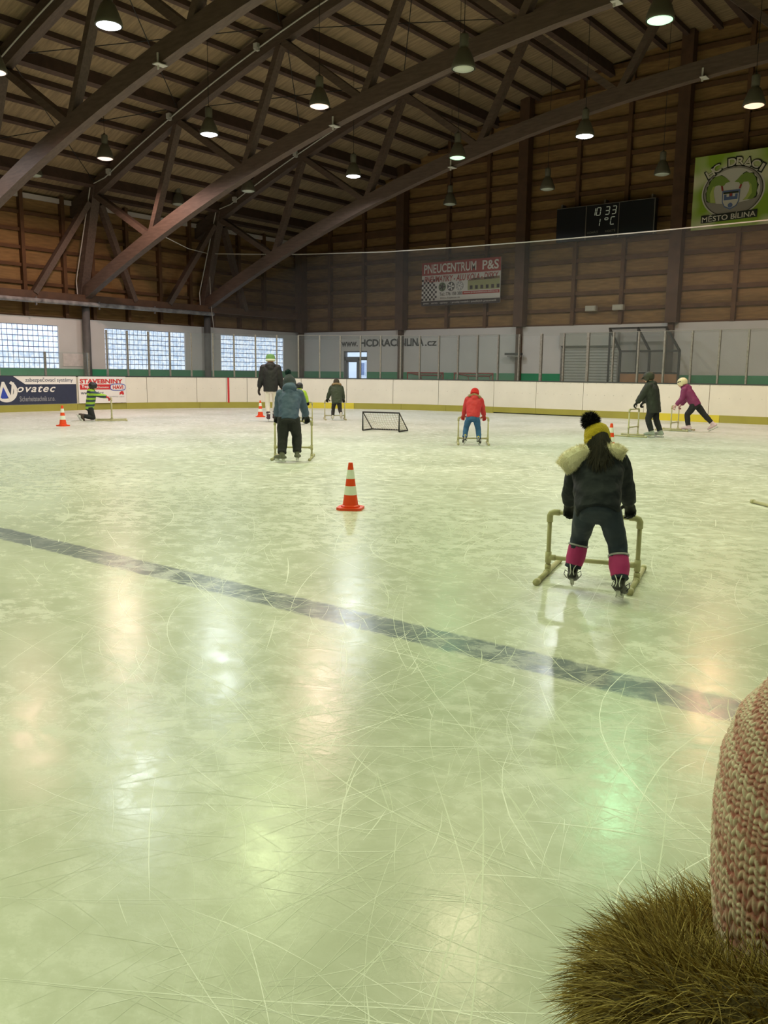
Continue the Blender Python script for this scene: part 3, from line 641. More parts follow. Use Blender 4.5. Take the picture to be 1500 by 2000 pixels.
oval = lambda cx, cy, rx, ry, n=28: [(cx+rx*math.copysign(abs(math.cos(t))**.6, math.cos(t)), cy+ry*math.copysign(abs(math.sin(t))**.6, math.sin(t))) for t in np.linspace(0, 2*math.pi, n, endpoint=False)]
PR = ((0, 1, 0), (0, 0, 1), (1, 0, 0))
obj('logo_outline', MB().prism(oval(1.47, .55, .30, .125), .006, (.008, 0, 0), *PR), M_BLUE, b2); obj('logo_field', MB().prism(oval(1.47, .55, .275, .10), .006, (.011, 0, 0), *PR), M_BW, b2)
text('letters', 'HAVI', (1.27, .48, 1.67, .62), M_RED, b2, (.012, 0, 0), *ay, bold=.03)
text('letters', 'www.havi.cz', (.07, .30, .92, .42), mat('banner_ink', None), b2, (0, 0, 0), *ay, bold=.01)
obj('red_emblem', MB().prism([(1.53, .27), (1.53, .36), (1.6, .41), (1.68, .40), (1.7, .3), (1.66, .27), (1.6, .32)], .006, (.006, 0, 0), *PR), M_RED, b2)
text('letters', 'stavebniny', (1.1, .19, 1.48, .25), M_GREY, b2, (0, 0, 0), *ay); text('letters', 'HAVI', (1.53, .19, 1.7, .24), M_GREY, b2, (0, 0, 0), *ay)
# ------------------------------------------------------------------ signs on the end wall
# tyre shop sign
sg = thing('wall_sign', 'faded tyre shop advertising board with red header on the timber wall', 'sign', (-22.26, YE-.38, 4.30)); SW, SH = 3.95, 1.82
obj('backing', MB().box((SW/2, .02, SH/2), (SW, .04, SH)), mat('sign_white', srgb(190, 182, 170), .6), sg)
PE = ((1, 0, 0), (0, 0, 1), (0, -1, 0)); M_SRED = mat('sign_red', srgb(150, 58, 48), .6); M_SBLK = mat('sign_black', srgb(52, 42, 38), .6); M_SW = mat('sign_pale', srgb(205, 198, 186), .6)
obj('header', MB().box((SW/2, -.004, SH-.27), (SW, .008, .54)), M_SRED, sg); obj('footer', MB().box((SW/2, -.004, .1), (SW, .008, .2)), M_SBLK, sg)
text('letters', 'PNEUCENTRUM', (.12, 1.36, 2.78, 1.74), M_SW, sg, (0, -.004, 0), *ax, bold=.02); text('letters', 'P&S', (3.08, 1.36, 3.86, 1.74), M_SW, sg, (0, -.004, 0), *ax, bold=.02)
text('letters', 'PNEUMATIKY - ALU KOLA - DISKY', (.14, .98, 3.86, 1.24), M_SRED, sg, (0, 0, 0), *ax, bold=.02, shear=.2)
ck = MB()
for i in range(8):
    for j in range(9):
        if (i+j) % 2 == 0 and i*.6+j*.1 < 4.8: ck.box((.05+.1*i, -.003, .27+.1*j), (.095, .006, .095))
obj('chequers', ck, M_SBLK, sg)
for i, xx in enumerate((1.08, 1.53, 1.98)):
    w_ = obj('wheel_picture', MB().prism([(xx+.19*math.cos(t), .77+.19*math.sin(t)) for t in np.linspace(0, 6.2832, 24, endpoint=False)], .006, (0, 0, 0), *PE), mat('wheel_grey%d' % i, srgb(*((92, 104, 76), (84, 80, 76), (150, 146, 138))[i]), .5), sg)
    sp = MB()
    for k in range(5 if i < 2 else 8):
        t = 2*math.pi*k/(5 if i < 2 else 8); sp.beam((xx, -.012, .77), (xx+.16*math.cos(t), -.012, .77+.16*math.sin(t)), .05 if i < 2 else .03, .006, (0, 1, 0))
    obj('spokes', sp, M_SW if i else M_SBLK, w_)
pic = obj('building_picture', MB().box((3.15, -.004, .78), (1.55, .006, .42)), mat('pic_green', srgb(140, 138, 92), .6), sg)
obj('picture_roof', MB().prism([(2.38, .95), (2.6, 1.04), (3.92, 1.08), (3.92, .98)], .006, (0, -.006, 0), *PE), mat('pic_roof', srgb(120, 96, 70), .6), pic)
for k in range(6): obj('picture_window', MB().box((2.55+.26*k, -.01, .68), (.13, .006, .15)), M_SBLK, pic)
text('letters', 'Tel.: 776 158 380', (.95, .40, 2.1, .54), M_SBLK, sg, (0, 0, 0), *ax, bold=.01); text('letters', 'Bílina, Čapkova 36', (1.0, .26, 2.0, .35), M_SBLK, sg, (0, 0, 0), *ax)
obj('web_band', MB().box((3.02, -.004, .47), (1.8, .006, .13)), M_SRED, sg); text('letters', 'www.pneucentrum-bilina.cz', (2.2, .43, 3.85, .52), M_SW, sg, (0, -.004, 0), *ax)
text('letters', 'pneu   servis   opravy   - prodej nových i použitých pneumatik', (.12, .05, 3.8, .15), M_SW, sg, (0, -.006, 0), *ax)
# scoreboard
sb = thing('scoreboard', 'black electronic scoreboard showing time and temperature on the timber wall', 'scoreboard', (-15.85, YE-.45, 6.46)); BW_, BH_ = 3.9, 1.24
M_SCR = mat('score_black', srgb(20, 21, 24), .35); M_FRM = mat('score_frame', srgb(120, 112, 102), .5, .4)
obj('cabinet', MB().box((BW_/2, .1, BH_/2), (BW_, .2, BH_)), M_SCR, sb)
for x0, x1 in ((0, 1.2), (1.24, 2.5), (2.54, 3.9)): obj('screen', MB().box(((x0+x1)/2, -.006, BH_/2), (x1-x0-.03, .012, BH_-.06)), M_SCR, sb)
fr = MB()
for x in (1.22, 2.52, 3.86): fr.box((x, -.012, BH_/2), (.03, .02, BH_))
fr.box((BW_/2, -.012, BH_-.01), (BW_, .02, .02)); obj('frame', fr, M_FRM, sb)
for x in (.15, 1.9, 3.7): obj('bracket', MB().box((x, .25, BH_+.06), (.06, .3, .2)), M_FRM, sb)
M_DIG = mat('digit_lit', srgb(150, 154, 140), .5, emit=srgb(200, 205, 180), estr=.16)
SEG = {'0': 'abcdef', '1': 'bc', '3': 'abgcd', 'C': 'adef', 'o': 'abgf'}
def digit(ch, x, z, wd, hg):
    m = MB(); k = .22; sl = .12
    q = {'a': (0, 1, 1, 1), 'g': (0, .5, 1, .5), 'd': (0, 0, 1, 0), 'f': (0, .5, 0, 1), 'e': (0, 0, 0, .5), 'b': (1, .5, 1, 1), 'c': (1, 0, 1, .5)}
    for s in SEG[ch]:
        a = q[s]; p0 = Vector((x+a[0]*wd+a[1]*hg*sl, -.02, z+a[1]*hg)); p1 = Vector((x+a[2]*wd+a[3]*hg*sl, -.02, z+a[3]*hg)); d = (p1-p0)*.08
        m.beam(p0+d, p1-d, .028, .01, (0, 1, 0))
    obj('digit', m, M_DIG, sb)
for ch, x in (('1', 1.42), ('0', 1.63), ('3', 1.98), ('3', 2.24)): digit(ch, x, .84, .15, .27)
for ch, x, z, hg in (('1', 1.62, .45, .26), ('o', 1.97, .58, .14), ('C', 2.2, .47, .26)): digit(ch, x, z, .15 if ch != 'o' else .12, hg)
M_SCTX = mat('score_text', srgb(120, 116, 104), .6)
text('letters', 'DOMÁCÍ', (1.3, .20, 1.74, .30), M_SCTX, sb, (0, -.012, 0), *ax, bold=.01); text('letters', 'HOSTÉ', (2.02, .20, 2.42, .30), M_SCTX, sb, (0, -.012, 0), *ax, bold=.01)
# club banner
cb = thing('club_banner', 'lime green club banner with two dragon heads and a crest', 'banner', (-10.62, YE-.55, 6.42)); CW, CH = 3.1, 2.42
def lime_mat():
    m = bpy.data.materials.new('banner_lime'); m.use_nodes = True; nt = m.node_tree; b = nt.nodes['Principled BSDF']
    tc = nt.nodes.new('ShaderNodeTexCoord'); n = nt.nodes.new('ShaderNodeTexNoise'); n.inputs['Scale'].default_value = .9; n.inputs['Detail'].default_value = 1
    nt.links.new(tc.outputs['Object'], n.inputs['Vector']); r = nt.nodes.new('ShaderNodeValToRGB')
    e = r.color_ramp.elements; e[0].position = .35; e[0].color = (*srgb(214, 208, 170), 1); e[1].position = .55; e[1].color = (*srgb(140, 170, 40), 1)
    nt.links.new(n.outputs['Fac'], r.inputs[0]); nt.links.new(r.outputs[0], b.inputs['Base Color']); b.inputs['Roughness'].default_value = .6
    return m
obj('cloth', MB().box((CW/2, .01, CH/2), (CW, .02, CH)), lime_mat(), cb)
circ = lambda cx, cz, r, n=40, sx=1.0: [(cx+sx*r*math.cos(t), cz+r*math.sin(t)) for t in np.linspace(0, 2*math.pi, n, endpoint=False)]
M_EM1 = mat('emblem_white', srgb(205, 198, 186), .5); M_EM2 = mat('emblem_dark', srgb(78, 72, 62), .5); M_EM3 = mat('emblem_grey', srgb(150, 142, 132), .5)
ec, ez = 1.33, 1.17
def bxz(cx, cy):   # traced emblem outlines, in metres on the cloth
    return ((cx-150)/565, (1585-cy-.115*(cx-115))/550)
for r, mm, dy in ((.86, M_EM1, 0), (.82, M_EM2, .004), (.79, M_EM3, .008), (.735, M_EM1, .012)): obj('emblem_ring', MB().prism(circ(ec, ez, r, 48, 1.2), .004, (0, -dy, 0), *PE), mm, cb)
obj('emblem_band', MB().prism([(ec-.84, ez-.22), (ec-.5, ez-.36), (ec, ez-.42), (ec+.5, ez-.36), (ec+.84, ez-.22), (ec+.74, ez-.47), (ec+.4, ez-.68), (ec, ez-.74), (ec-.4, ez-.68), (ec-.74, ez-.47)], .004, (0, -.016, 0), *PE), M_EM3, cb)
M_DRG = mat('dragon_green', srgb(124, 148, 62), .6); M_DRD = mat('dragon_dark', srgb(40, 48, 26), .6); M_DRL = mat('dragon_light', srgb(176, 186, 96), .6)
DL = [(500, 1075), (425, 1030), (412, 900), (440, 780), (500, 660), (570, 600), (680, 580), (770, 625), (845, 690), (770, 712), (735, 760), (690, 765), (640, 752), (575, 770), (545, 850), (560, 950), (600, 1070)]
DRR = [(1280, 985), (1335, 920), (1345, 740), (1310, 620), (1250, 545), (1130, 522), (1040, 570), (985, 640), (925, 690), (1010, 700), (1050, 750), (1095, 690), (1180, 685), (1212, 760), (1200, 850), (1155, 950), (1100, 1010)]
CL = [(420, 1050), (395, 905), (415, 860), (412, 790), (445, 760), (450, 690), (500, 655), (520, 610), (580, 598), (680, 570), (760, 615), (600, 640), (500, 760), (460, 900), (470, 1070)]
CRR = [(1340, 960), (1362, 900), (1345, 840), (1372, 740), (1340, 690), (1335, 610), (1285, 575), (1270, 525), (1190, 535), (1130, 505), (1060, 545), (1200, 580), (1290, 690), (1300, 860), (1260, 985)]
for pts_, nm_, mm, dy in ((CL, 'dragon_crest', M_DRD, .018), (CRR, 'dragon_crest', M_DRD, .018), (DL, 'dragon_head', M_DRG, .022), (DRR, 'dragon_head', M_DRG, .022),
        ([(500, 1070), (480, 920), (530, 780), (575, 772), (545, 850), (560, 950), (600, 1068)], 'dragon_throat', M_DRL, .026), ([(1180, 1000), (1260, 880), (1240, 740), (1190, 690), (1212, 760), (1200, 850), (1155, 950), (1105, 1005)], 'dragon_throat', M_DRL, .026),
        ([(680, 765), (715, 765), (735, 850), (700, 855)], 'dragon_tongue', M_SRED, .026), ([(1035, 735), (1070, 735), (1050, 805), (1015, 810)], 'dragon_tongue', M_SRED, .026)):
    obj(nm_, MB().prism([bxz(*q) for q in pts_], .004, (0, -dy, 0), *PE), mm, cb)
M_SHD = mat('shield_blue', srgb(92, 108, 150), .5)
shp = [(-.29, .27), (.29, .27), (.28, -.1), (.2, -.26), (0, -.36), (-.2, -.26), (-.28, -.1)]
sdh = obj('shield', MB().prism([(ec-.04+x, ez-.24+y) for x, y in shp], .004, (0, -.03, 0), *PE), M_SHD, cb)
obj('shield_field', MB().prism([(ec-.04+x*.9, ez-.25+y*.85) for x, y in shp], .004, (0, -.034, 0), *PE), M_EM1, sdh)
obj('shield_chief', MB().box((ec-.04, -.037, ez-.05), (.5, .004, .06)), M_DRD, sdh)
obj('shield_wall', MB().prism([(ec-.04+x*1.4, ez-.2+y) for x, y in ((-.16, -.08), (-.16, .1), (-.1, .1), (-.1, .02), (-.04, .02), (-.04, .12), (.04, .12), (.04, .02), (.1, .02), (.1, .1), (.16, .1), (.16, -.08))], .004, (0, -.038, 0), *PE), M_SHD, sdh)
obj('shield_charge', MB().prism(circ(ec-.04, ez-.12, .05, 14), .004, (0, -.042, 0), *PE), M_SRED, sdh); obj('shield_rose', MB().prism(circ(ec-.04, ez-.46, .08, 14), .004, (0, -.038, 0), *PE), M_SHD, sdh)
M_LET = mat('banner_letter', srgb(214, 206, 188), .5); M_LTD = mat('banner_letter_edge', srgb(34, 36, 24), .5)
WORD = 'HC DRACI'
for k, ch in enumerate(WORD):
    if ch == ' ': continue
    t = math.radians(136 - k*(136-44)/7.0); cx_, cz_ = ec+.06+1.16*math.cos(t), ez+.96*math.sin(t)-.02; a = (t-math.pi/2)*.62
    u = (math.cos(a), 0, math.sin(a)); v = (-math.sin(a), 0, math.cos(a)); hw = .045 if ch == 'I' else .128
    text('letter_edge', ch, (-hw-.04, -.165, hw+.04, .165), M_LTD, cb, (cx_, -.02, cz_), u, v, bold=.03, lift=.004)
    text('letter', ch, (-hw, -.125, hw, .125), M_LET, cb, (cx_, -.02, cz_), u, v, bold=.014, lift=.012)
obj('letter_edge', MB().prism([(.34, .2), (.34, .45), (2.18, .5), (2.18, .25)], .004, (0, -.03, 0), *PE), M_LTD, cb)
text('letter', 'MĚSTO BÍLINA', (.38, .215, 2.14, .45), M_LET, cb, (0, -.03, 0), (1, 0, .03), (0, 0, 1), bold=.012, lift=.012)
# ------------------------------------------------------------------ bell lamps
LX = [-28.48, -24.4, -19.55, -15.3, -11.0, -6.58, -2.2, 2.2]
def lamp_mat(name, col, s):
    m = mat(name, (.9, .9, .9), .5, emit=col, estr=s); m.cycles.emission_sampling = 'NONE'; return m
HUES = {'white': (.92, .95, 1.0), 'cool': (.86, .92, 1.0), 'pink': (1.0, .66, .56), 'orange': (1.0, .56, .36), 'green': (.45, 1.0, .55), 'lime': (.85, 1.0, .54), 'warm': (1.0, .86, .56)}
BELL = MB().lathe([(.262, .0), (.254, .0), (.24, .09), (.18, .25), (.12, .36), (0, .38)], 28)
BELL_O = obj('reflector', BELL, M_REFL, None, True); BELL_ME = BELL_O.data; bpy.data.objects.remove(BELL_O)
BELLD = obj('housing', MB().lathe([(.0, .76), (.03, .76), (.035, .72), (.09, .71), (.10, .68), (.10, .46), (.085, .43), (.135, .39), (.197, .25), (.257, .09), (.267, .01), (.262, 0)], 28), M_LAMPGREY, None, True); HOUS_ME = BELLD.data; bpy.data.objects.remove(BELLD)
DISC_O = obj('diffuser', MB().lathe([(0, -.05), (.09, -.045), (.17, -.028), (.235, 0), (.245, .02), (0, .05)], 24), None, None, True); DISC_ME = DISC_O.data; bpy.data.objects.remove(DISC_O)
DM = {}
def lamp(x, y, hue, label, group='bell lamps hanging over the ice', power=1.0, z=7.98):
    t = thing('pendant_lamp', label, 'lamp', (x, y, z), 0, group)
    inst('reflector', BELL_ME, t); inst('housing', HOUS_ME, t)
    obj('cable', MB().tube([(0, 0, .75), (0, 0, deck(x)-z)], .008, 5), M_DARK, t)
    key = hue or 'off'
    if key not in DM:
        me = DISC_ME.copy(); me.materials.clear(); me.materials.append(lamp_mat('lamp_'+key, HUES[hue], {'pink': 1.2, 'orange': 1.25, 'green': 1.15}.get(hue, 8)) if hue else mat('lamp_off', srgb(196, 202, 188), .3)); DM[key] = me
    inst('diffuser', DM[key], t)
    if hue:
        ld = bpy.data.lights.new('lamp_light', 'SPOT'); ld.energy = LAMP_POWER*power; ld.color = HUES[hue]; ld.spot_size = math.radians(168); ld.spot_blend = .35; ld.shadow_soft_size = .2
        lo = bpy.data.objects.new('lamp_light', ld); COL.objects.link(lo); lo.parent = t; lo.location = (0, 0, -.08)
    return t
OUTL = 'bell lamp hanging outside the frame'
lamp(LX[2], 10.6, 'pink', power=1.3, label='pinkish lit bell lamp cut by the left edge of the frame')
lamp(LX[3]+.1, 10.6, 'cool', power=1.7, label='large bright bluish white bell lamp at the upper left')
lamp(LX[0], 16.65, None, 'unlit bell lamp below the roof, nearest the left edge')
lamp(LX[1], 16.7, 'pink', power=2.3, label='warm pinkish lit bell lamp above the left steel column')
lamp(LX[2], 16.8, 'cool', power=1.7, label='bluish white lit bell lamp in front of the middle truss')
lamp(LX[3], 16.75, 'pink', power=2.0, label='red tinted lit bell lamp at the top centre')
lamp(LX[4]+.05, 16.65, None, 'unlit pale bell lamp hanging in front of the big middle beam')
lamp(LX[5], 16.65, 'green', power=1.5, label='large glowing green bell lamp at the upper right')
lamp(LX[0], 22.8, None, 'unlit bell lamp half hidden behind the middle beam')
lamp(LX[1]+.1, 22.7, None, 'unlit bell lamp beside the conduit of the far truss')
lamp(LX[2], 23.1, 'cool', power=1.9, label='small bluish white lit bell lamp right of the middle beam')
lamp(LX[3], 23.05, 'green', power=.35, label='small green lit bell lamp above the tyre sign')
lamp(LX[4]-.1, 23.1, 'white', power=1.9, label='white lit bell lamp above the scoreboard')
lamp(LX[5], 23.0, 'orange', power=1.9, label='orange glowing bell lamp above the green club banner')
lamp(LX[2], 29.0, None, 'small unlit bell lamp above the tyre sign')
lamp(LX[3]+.15, 28.7, None, 'unlit bell lamp left of the scoreboard top')
lamp(LX[4], 28.8, None, 'unlit bell lamp between scoreboard and club banner')
og = 'bell lamps outside the frame'
for x, y, h in ((LX[0], 10.6, 'pink'), (LX[4], 10.6, 'lime'), (LX[5], 10.6, 'warm'), (LX[6], 16.7, 'pink'), (LX[6], 22.9, 'white'), (LX[7], 22.9, 'pink'), (LX[7], 16.7, 'lime'), (LX[6], 10.6, 'lime'), (LX[7], 10.6, 'lime'), (LX[1], 10.6, 'white'),  # unseen lamps continue the grid; the first is added to brighten the left wall
                (LX[2], 4.5, 'lime'), (LX[3], 4.5, 'lime'), (LX[4], 4.5, 'lime'), (LX[5], 4.5, 'lime'), (LX[6], 4.5, 'lime'), (LX[7], 4.5, 'lime'), (LX[5], -1.6, 'lime'), (LX[6], -1.6, 'lime'), (LX[4], -1.6, 'lime'), (LX[3], -1.6, 'lime')):
    lamp(x, y, h, OUTL, og, 1.6 if (y == 10.6 and x in (LX[4], LX[5])) else .95)
hook = thing('roof_fixture', 'small pale metal fixture on the beam at the top of the frame', 'fixture', (-10.85, 19.0, 10.35)); obj('plate', MB().box((0, -.05, 0), (.34, .03, .16)), M_CABLE, hook); obj('lens', MB().ball((.06, -.08, -.02), .04), M_REFL, hook)
# ------------------------------------------------------------------ traffic cones
CONE_BODY = [(0.0, .74), (.032, .74), (.036, .725), (.123, .075), (.15, .06), (.15, .035), (0, .035)]
rad = lambda z: .036 + (.725-z)*(.123-.036)/(.725-.075)
def cone(x, y, rz, label, s=1.0):
    t = thing('traffic_cone', label, 'cone', (x, y, 0), rz, 'orange traffic cones on the ice'); t.scale = (s, s, s)
    obj('body', MB().lathe(CONE_BODY, 24), M_ORANGE, t, False)
    base = [(.2, -.13), (.2, .13), (.13, .2), (-.13, .2), (-.2, .13), (-.2, -.13), (-.13, -.2), (.13, -.2)]
    obj('base', MB().prism(base, .04, (0, 0, 0), (1, 0, 0), (0, 1, 0), (0, 0, 1)), M_ORANGE, t)
    for z0, z1 in ((.235, .375), (.49, .63)):
        obj('reflective_band', MB().lathe([(rad(z0)+.002, z0), (rad(z0)+.003, z0+.003), (rad(z1)+.003, z1-.003), (rad(z1)+.002, z1)], 24), M_REFLW, t, False)
cone(-5.62, 6.62, .5, 'orange and white traffic cone alone in the middle of the ice', .655)
cone(-19.4, 11.75, .2, 'orange and white traffic cone left of the kneeling child', .69)
cone(-19.4, 18.5, 1.0, 'orange and white traffic cone beside the adult skater', .69)
cone(-6.48, 15.2, .8, 'orange and white traffic cone half hidden behind the yellow hat', .69)
# ------------------------------------------------------------------ small goal
mg = thing('mini_goal', 'small black framed practice goal with white net on the ice', 'goal', (-12.68, 16.05, 0), math.radians(14))
M_GN = mat('goal_cord', srgb(206, 200, 190), .8)
gw, gh, gd = .48, .46, .55
obj('front_frame', MB().tube([(-gw, 0, .02), (-gw, 0, gh), (gw, 0, gh), (gw, 0, .02)], .02, 8), M_BLACK, mg); obj('base_frame', MB().tube([(-gw, 0, .02), (-gw, gd, .02), (gw, gd, .02), (gw, 0, .02)], .016, 8), M_BLACK, mg)
obj('side_strut', MB().tube([(-gw, 0, gh), (-gw, gd, .02)], .014, 6), M_BLACK, mg); obj('side_strut', MB().tube([(gw, 0, gh), (gw, gd, .02)], .014, 6), M_BLACK, mg)
nm = MB(); nU, nV = 15, 9
def netp(u, v): 
    sag = .06*math.sin(math.pi*v)*math.sin(math.pi*u); return Vector((-gw+2*gw*u, gd*v - sag, gh*(1-v)+.02*v - sag))
for i in range(nU+1): nm.tube([netp(i/nU, j/8) for j in range(9)], .0055, 3)
for j in range(nV+1): nm.tube([netp(i/8, j/nV) for i in range(9)], .0055, 3)
for sx in (-gw, gw):
    for k in range(1, 9): 
        f_ = k/9; nm.tube([(sx, gd*f_, .02), (sx, gd*f_, gh*(1-f_))], .0055, 3); nm.tube([(sx, 0, gh*f_), (sx, gd*(1-f_), gh*f_)], .0055, 3)
no = obj('net', nm, M_GN, mg); no['kind'] = 'stuff'
# ------------------------------------------------------------------ skating aids (pipe frames)
def skate_frame(x, y, rz, label, wd=.6, hg=.6, cross=.16, back=.42, front=.38, rear_raise=0.0):
    t = thing('skating_aid', label, 'skating aid', (x, y, 0), rz, 'pipe frames pushed by the children'); r = .0155; h = wd/2
    for s in (-1, 1):
        obj('runner', MB().tube([(s*h, -back, .022), (s*h, front, .022)], r*1.15, 10), M_PVC, t, True)
        for yy in (-back, front): obj('end_cap', MB().tube([(s*h, yy-.025, .022), (s*h, yy+.025, .022)], r*1.5, 10), M_PVC, t, True)
        obj('upright', MB().tube([(s*h, 0, .02), (s*h, 0, hg-.03)], r, 10), M_PVC, t, True)
        obj('elbow', MB().tube([(s*h, 0, hg-.07), (s*h, 0, hg-.025), (s*(h-.008), 0, hg-.008), (s*(h-.03), 0, hg), (s*(h-.07), 0, hg)], r*1.4, 10), M_PVC, t, True)
        obj('tee', MB().tube([(s*h, 0, cross-.04), (s*h, 0, cross+.04)], r*1.4, 10).tube([(s*h, 0, cross), (s*(h-.05), 0, cross)], r*1.35, 10), M_PVC, t, True)
        obj('tee', MB().tube([(s*h, -.045, .024), (s*h, .045, .024)], r*1.45, 10).tube([(s*h, 0, .03), (s*h, 0, .075)], r*1.4, 10), M_PVC, t, True)
    obj('handle_bar', MB().tube([(-h+.03, 0, hg), (h-.03, 0, hg)], r, 10), M_PVC, t, True); obj('cross_bar', MB().tube([(-h+.02, 0, cross), (h-.02, 0, cross)], r, 10), M_PVC, t, True)
    return t
# ------------------------------------------------------------------ people
def soft(name, mb, m, parent, voxel=.012, it=4, wrinkle=0.0):
    o = obj(name, mb, m, parent, True)
    md = o.modifiers.new('remesh', 'REMESH'); md.mode = 'VOXEL'; md.voxel_size = voxel; md.use_smooth_shade = True
    sm_ = o.modifiers.new('smooth', 'SMOOTH'); sm_.factor = .5; sm_.iterations = it
    if wrinkle:
        tx = bpy.data.textures.get('folds') or bpy.data.textures.new('folds', 'CLOUDS'); tx.noise_scale = .075
        dm = o.modifiers.new('folds', 'DISPLACE'); dm.texture = tx; dm.strength = wrinkle; dm.mid_level = .5; dm.texture_coords = 'GLOBAL'
    return o
def ik(a, b, l1, l2, pole):
    a = Vector(a); b = Vector(b); d = b-a; L = min(d.length, (l1+l2)*.999); d.normalize()
    x = (l1*l1-l2*l2+L*L)/(2*L); hgt = math.sqrt(max(0, l1*l1-x*x)); p = Vector(pole); p = (p - d*p.dot(d)).normalized()
    return a + d*x + p*hgt, a + d*L
def hand_shape(mb, wrist, d, nrm, k, grip=True, side=1):
    """palm and five separate fingers; d along the hand, nrm out of the back of the hand"""
    d = Vector(d).normalized(); nrm = Vector(nrm); nrm = (nrm-d*nrm.dot(d)).normalized(); s = d.cross(nrm)*side
    w = Vector(wrist); mb.loft([(w, .026*k, .02*k), (w+d*.03*k, .036*k, .018*k), (w+d*.07*k, .037*k, .016*k)], 10, s)
    for i in range(4):
        base = w + d*.07*k + s*(-.028+.0187*i)*k; L = (.062, .072, .068, .052)[i]*k; q = base; dd = d.copy()
        ang = (.75 if grip else .22) + .05*i
        for j, (fr_, r) in enumerate(((.45, .0098), (.32, .0090), (.25, .0082))):
            dd = (Matrix.Rotation(-ang, 3, d.cross(nrm)) @ dd) if False else (dd*math.cos(ang) - nrm*math.sin(ang)*1.0).normalized() if j == 0 else (dd*math.cos(ang) + (d.cross(nrm).cross(dd))*math.sin(ang)*-1.0).normalized()
            e = q + dd*L*fr_; mb.cap(q, e, r*k, r*k*.93, 8); q = e
    tb = w + d*.025*k - s*.03*k; t1 = tb + (d*.5 - s*.75 - nrm*.35).normalized()*.034*k; t2 = t1 + (d*.75 - s*.1 - nrm*.6).normalized()*.03*k
    mb.cap(tb, t1, .012*k, .011*k, 8); mb.cap(t1, t2, .011*k, .009*k, 8)
def person(loc, rz, label, h, pose, mats, hem=.06, bulk=1.0, hood=None, gloves=None, hat=None, voxel=.012, skate=None, skate_accent=None, pants_w=1.0, wrinkle=.02, extra=None, hair=None):
    t = thing('person', label, 'person', (*loc, 0), rz)
    k = h/1.15
    lean = math.radians(pose.get('lean', 20)); sl = math.radians(pose.get('side', 0))
    pel = Vector(pose['pelvis'])*1.0; axis = Vector((math.sin(sl), math.sin(lean), math.cos(lean))).normalized()
    right = Vector((1, 0, -math.tan(sl))).normalized(); fwd = axis.cross(right)*-1.0
    if fwd.y < 0: fwd = -fwd
    neck = pel + axis*.385*h
    hp = math.radians(pose.get('head_pitch', 10)); hy = math.radians(pose.get('head_yaw', 0)); hr = math.radians(pose.get('head_roll', 0))
    hrot = Euler((-hp, hr, hy), 'XYZ').to_matrix(); hup = hrot @ Vector((0, 0, 1)); hf = hrot @ Vector((0, 1, 0)); hx = hrot @ Vector((1, 0, 0))
    hc = neck + axis*(.03+pose.get('neck_up', 0))*h + hup*.085*h + hf*.012*h + right*pose.get('head_x', 0)*h
    drop = pose.get('drop', .035); sh = {s: neck - axis*drop*h + right*s*.118*h for s in (-1, 1)}; hip = {s: pel + right*s*.062*h - axis*.01*h for s in (-1, 1)}
    # limbs
    ua, la, th, sn = .178*h, .163*h, .235*h, .225*h
    elb, wri, kne, ank, feet = {}, {}, {}, {}, {}
    for s, key in ((-1, 'L'), (1, 'R')):
        fx, fy, fz, fyaw, fpitch = pose['foot'+key]; fr_ = Euler((math.radians(fpitch), 0, math.radians(fyaw)), 'XYZ').to_matrix()
        c = Vector((fx, fy, fz)); feet[s] = (c, fr_); a0 = c + fr_ @ Vector((0, -.035*k, .115*k))
        kne[s], ank[s] = ik(hip[s], a0, th, sn, pose.get('knee_pole', (s*.12, 1, .1)))
        hd = Vector(pose['hand'+key]); elb[s], wri[s] = ik(sh[s], hd, ua, la, pose.get('elbow_pole', (s*.8, -.35, -.3)))
    # continuous body under the clothes
    b = MB(); b.loft([(pel-axis*.01*h, .045*h, .035*h), (pel+axis*.08*h, .07*h, .055*h), (pel+axis*.25*h, .095*h, .065*h), (neck-axis*.03*h, .085*h, .05*h), (neck, .035*h, .035*h), (neck+axis*.05*h, .032*h, .032*h)], 14, right)
    hs_ = pose.get('head', .075)*h
    b.ball(hc, (hs_*.88, hs_*1.02, hs_*1.14), 16, 12, hrot); b.ball(hc+hf*hs_*.55-hup*hs_*.62, (hs_*.5, hs_*.45, hs_*.42), 12, 8, hrot)       # skull, jaw
    b.cap(hc+hf*hs_*.95+hup*hs_*.02, hc+hf*hs_*1.17-hup*hs_*.25, hs_*.1, hs_*.16, 8)                                                       # nose
    for s in (-1, 1):
        b.ball(hc+hx*s*hs_*.88-hup*hs_*.1, (hs_*.1, hs_*.18, hs_*.26), 8, 6, hrot)                                                     # ears
        b.cap(sh[s], elb[s], .034*h, .028*h); b.cap(elb[s], wri[s], .027*h, .02*h); b.cap(hip[s]-axis*.02*h, kne[s], .034*h, .028*h); b.cap(kne[s], ank[s], .03*h, .024*h)
        c, fr_ = feet[s]; b.cap(ank[s], c+fr_ @ Vector((0, .03*k, .078*k)), .022*h, .014*h)
        if not gloves: hand_shape(b, wri[s], (wri[s]-elb[s]).normalized()*.5+Vector((0, .5, -.3)), (0, .3, 1), k*.95, True, s)
    bo = soft('body', b, M_SKIN, t, voxel*.8, 3)
    for s in (-1, 1):
        e = obj('eye', MB().ball(hc+hf*hs_*.93+hx*s*hs_*.36+hup*hs_*.08, (hs_*.12, hs_*.07, hs_*.08), 8, 6, hrot), M_BLACK, bo)
    obj('mouth', MB().ball(hc+hf*hs_*1.0-hup*hs_*.62, (hs_*.26, hs_*.05, hs_*.05), 8, 6, hrot), mat('lips', srgb(180, 100, 95), .5), bo)
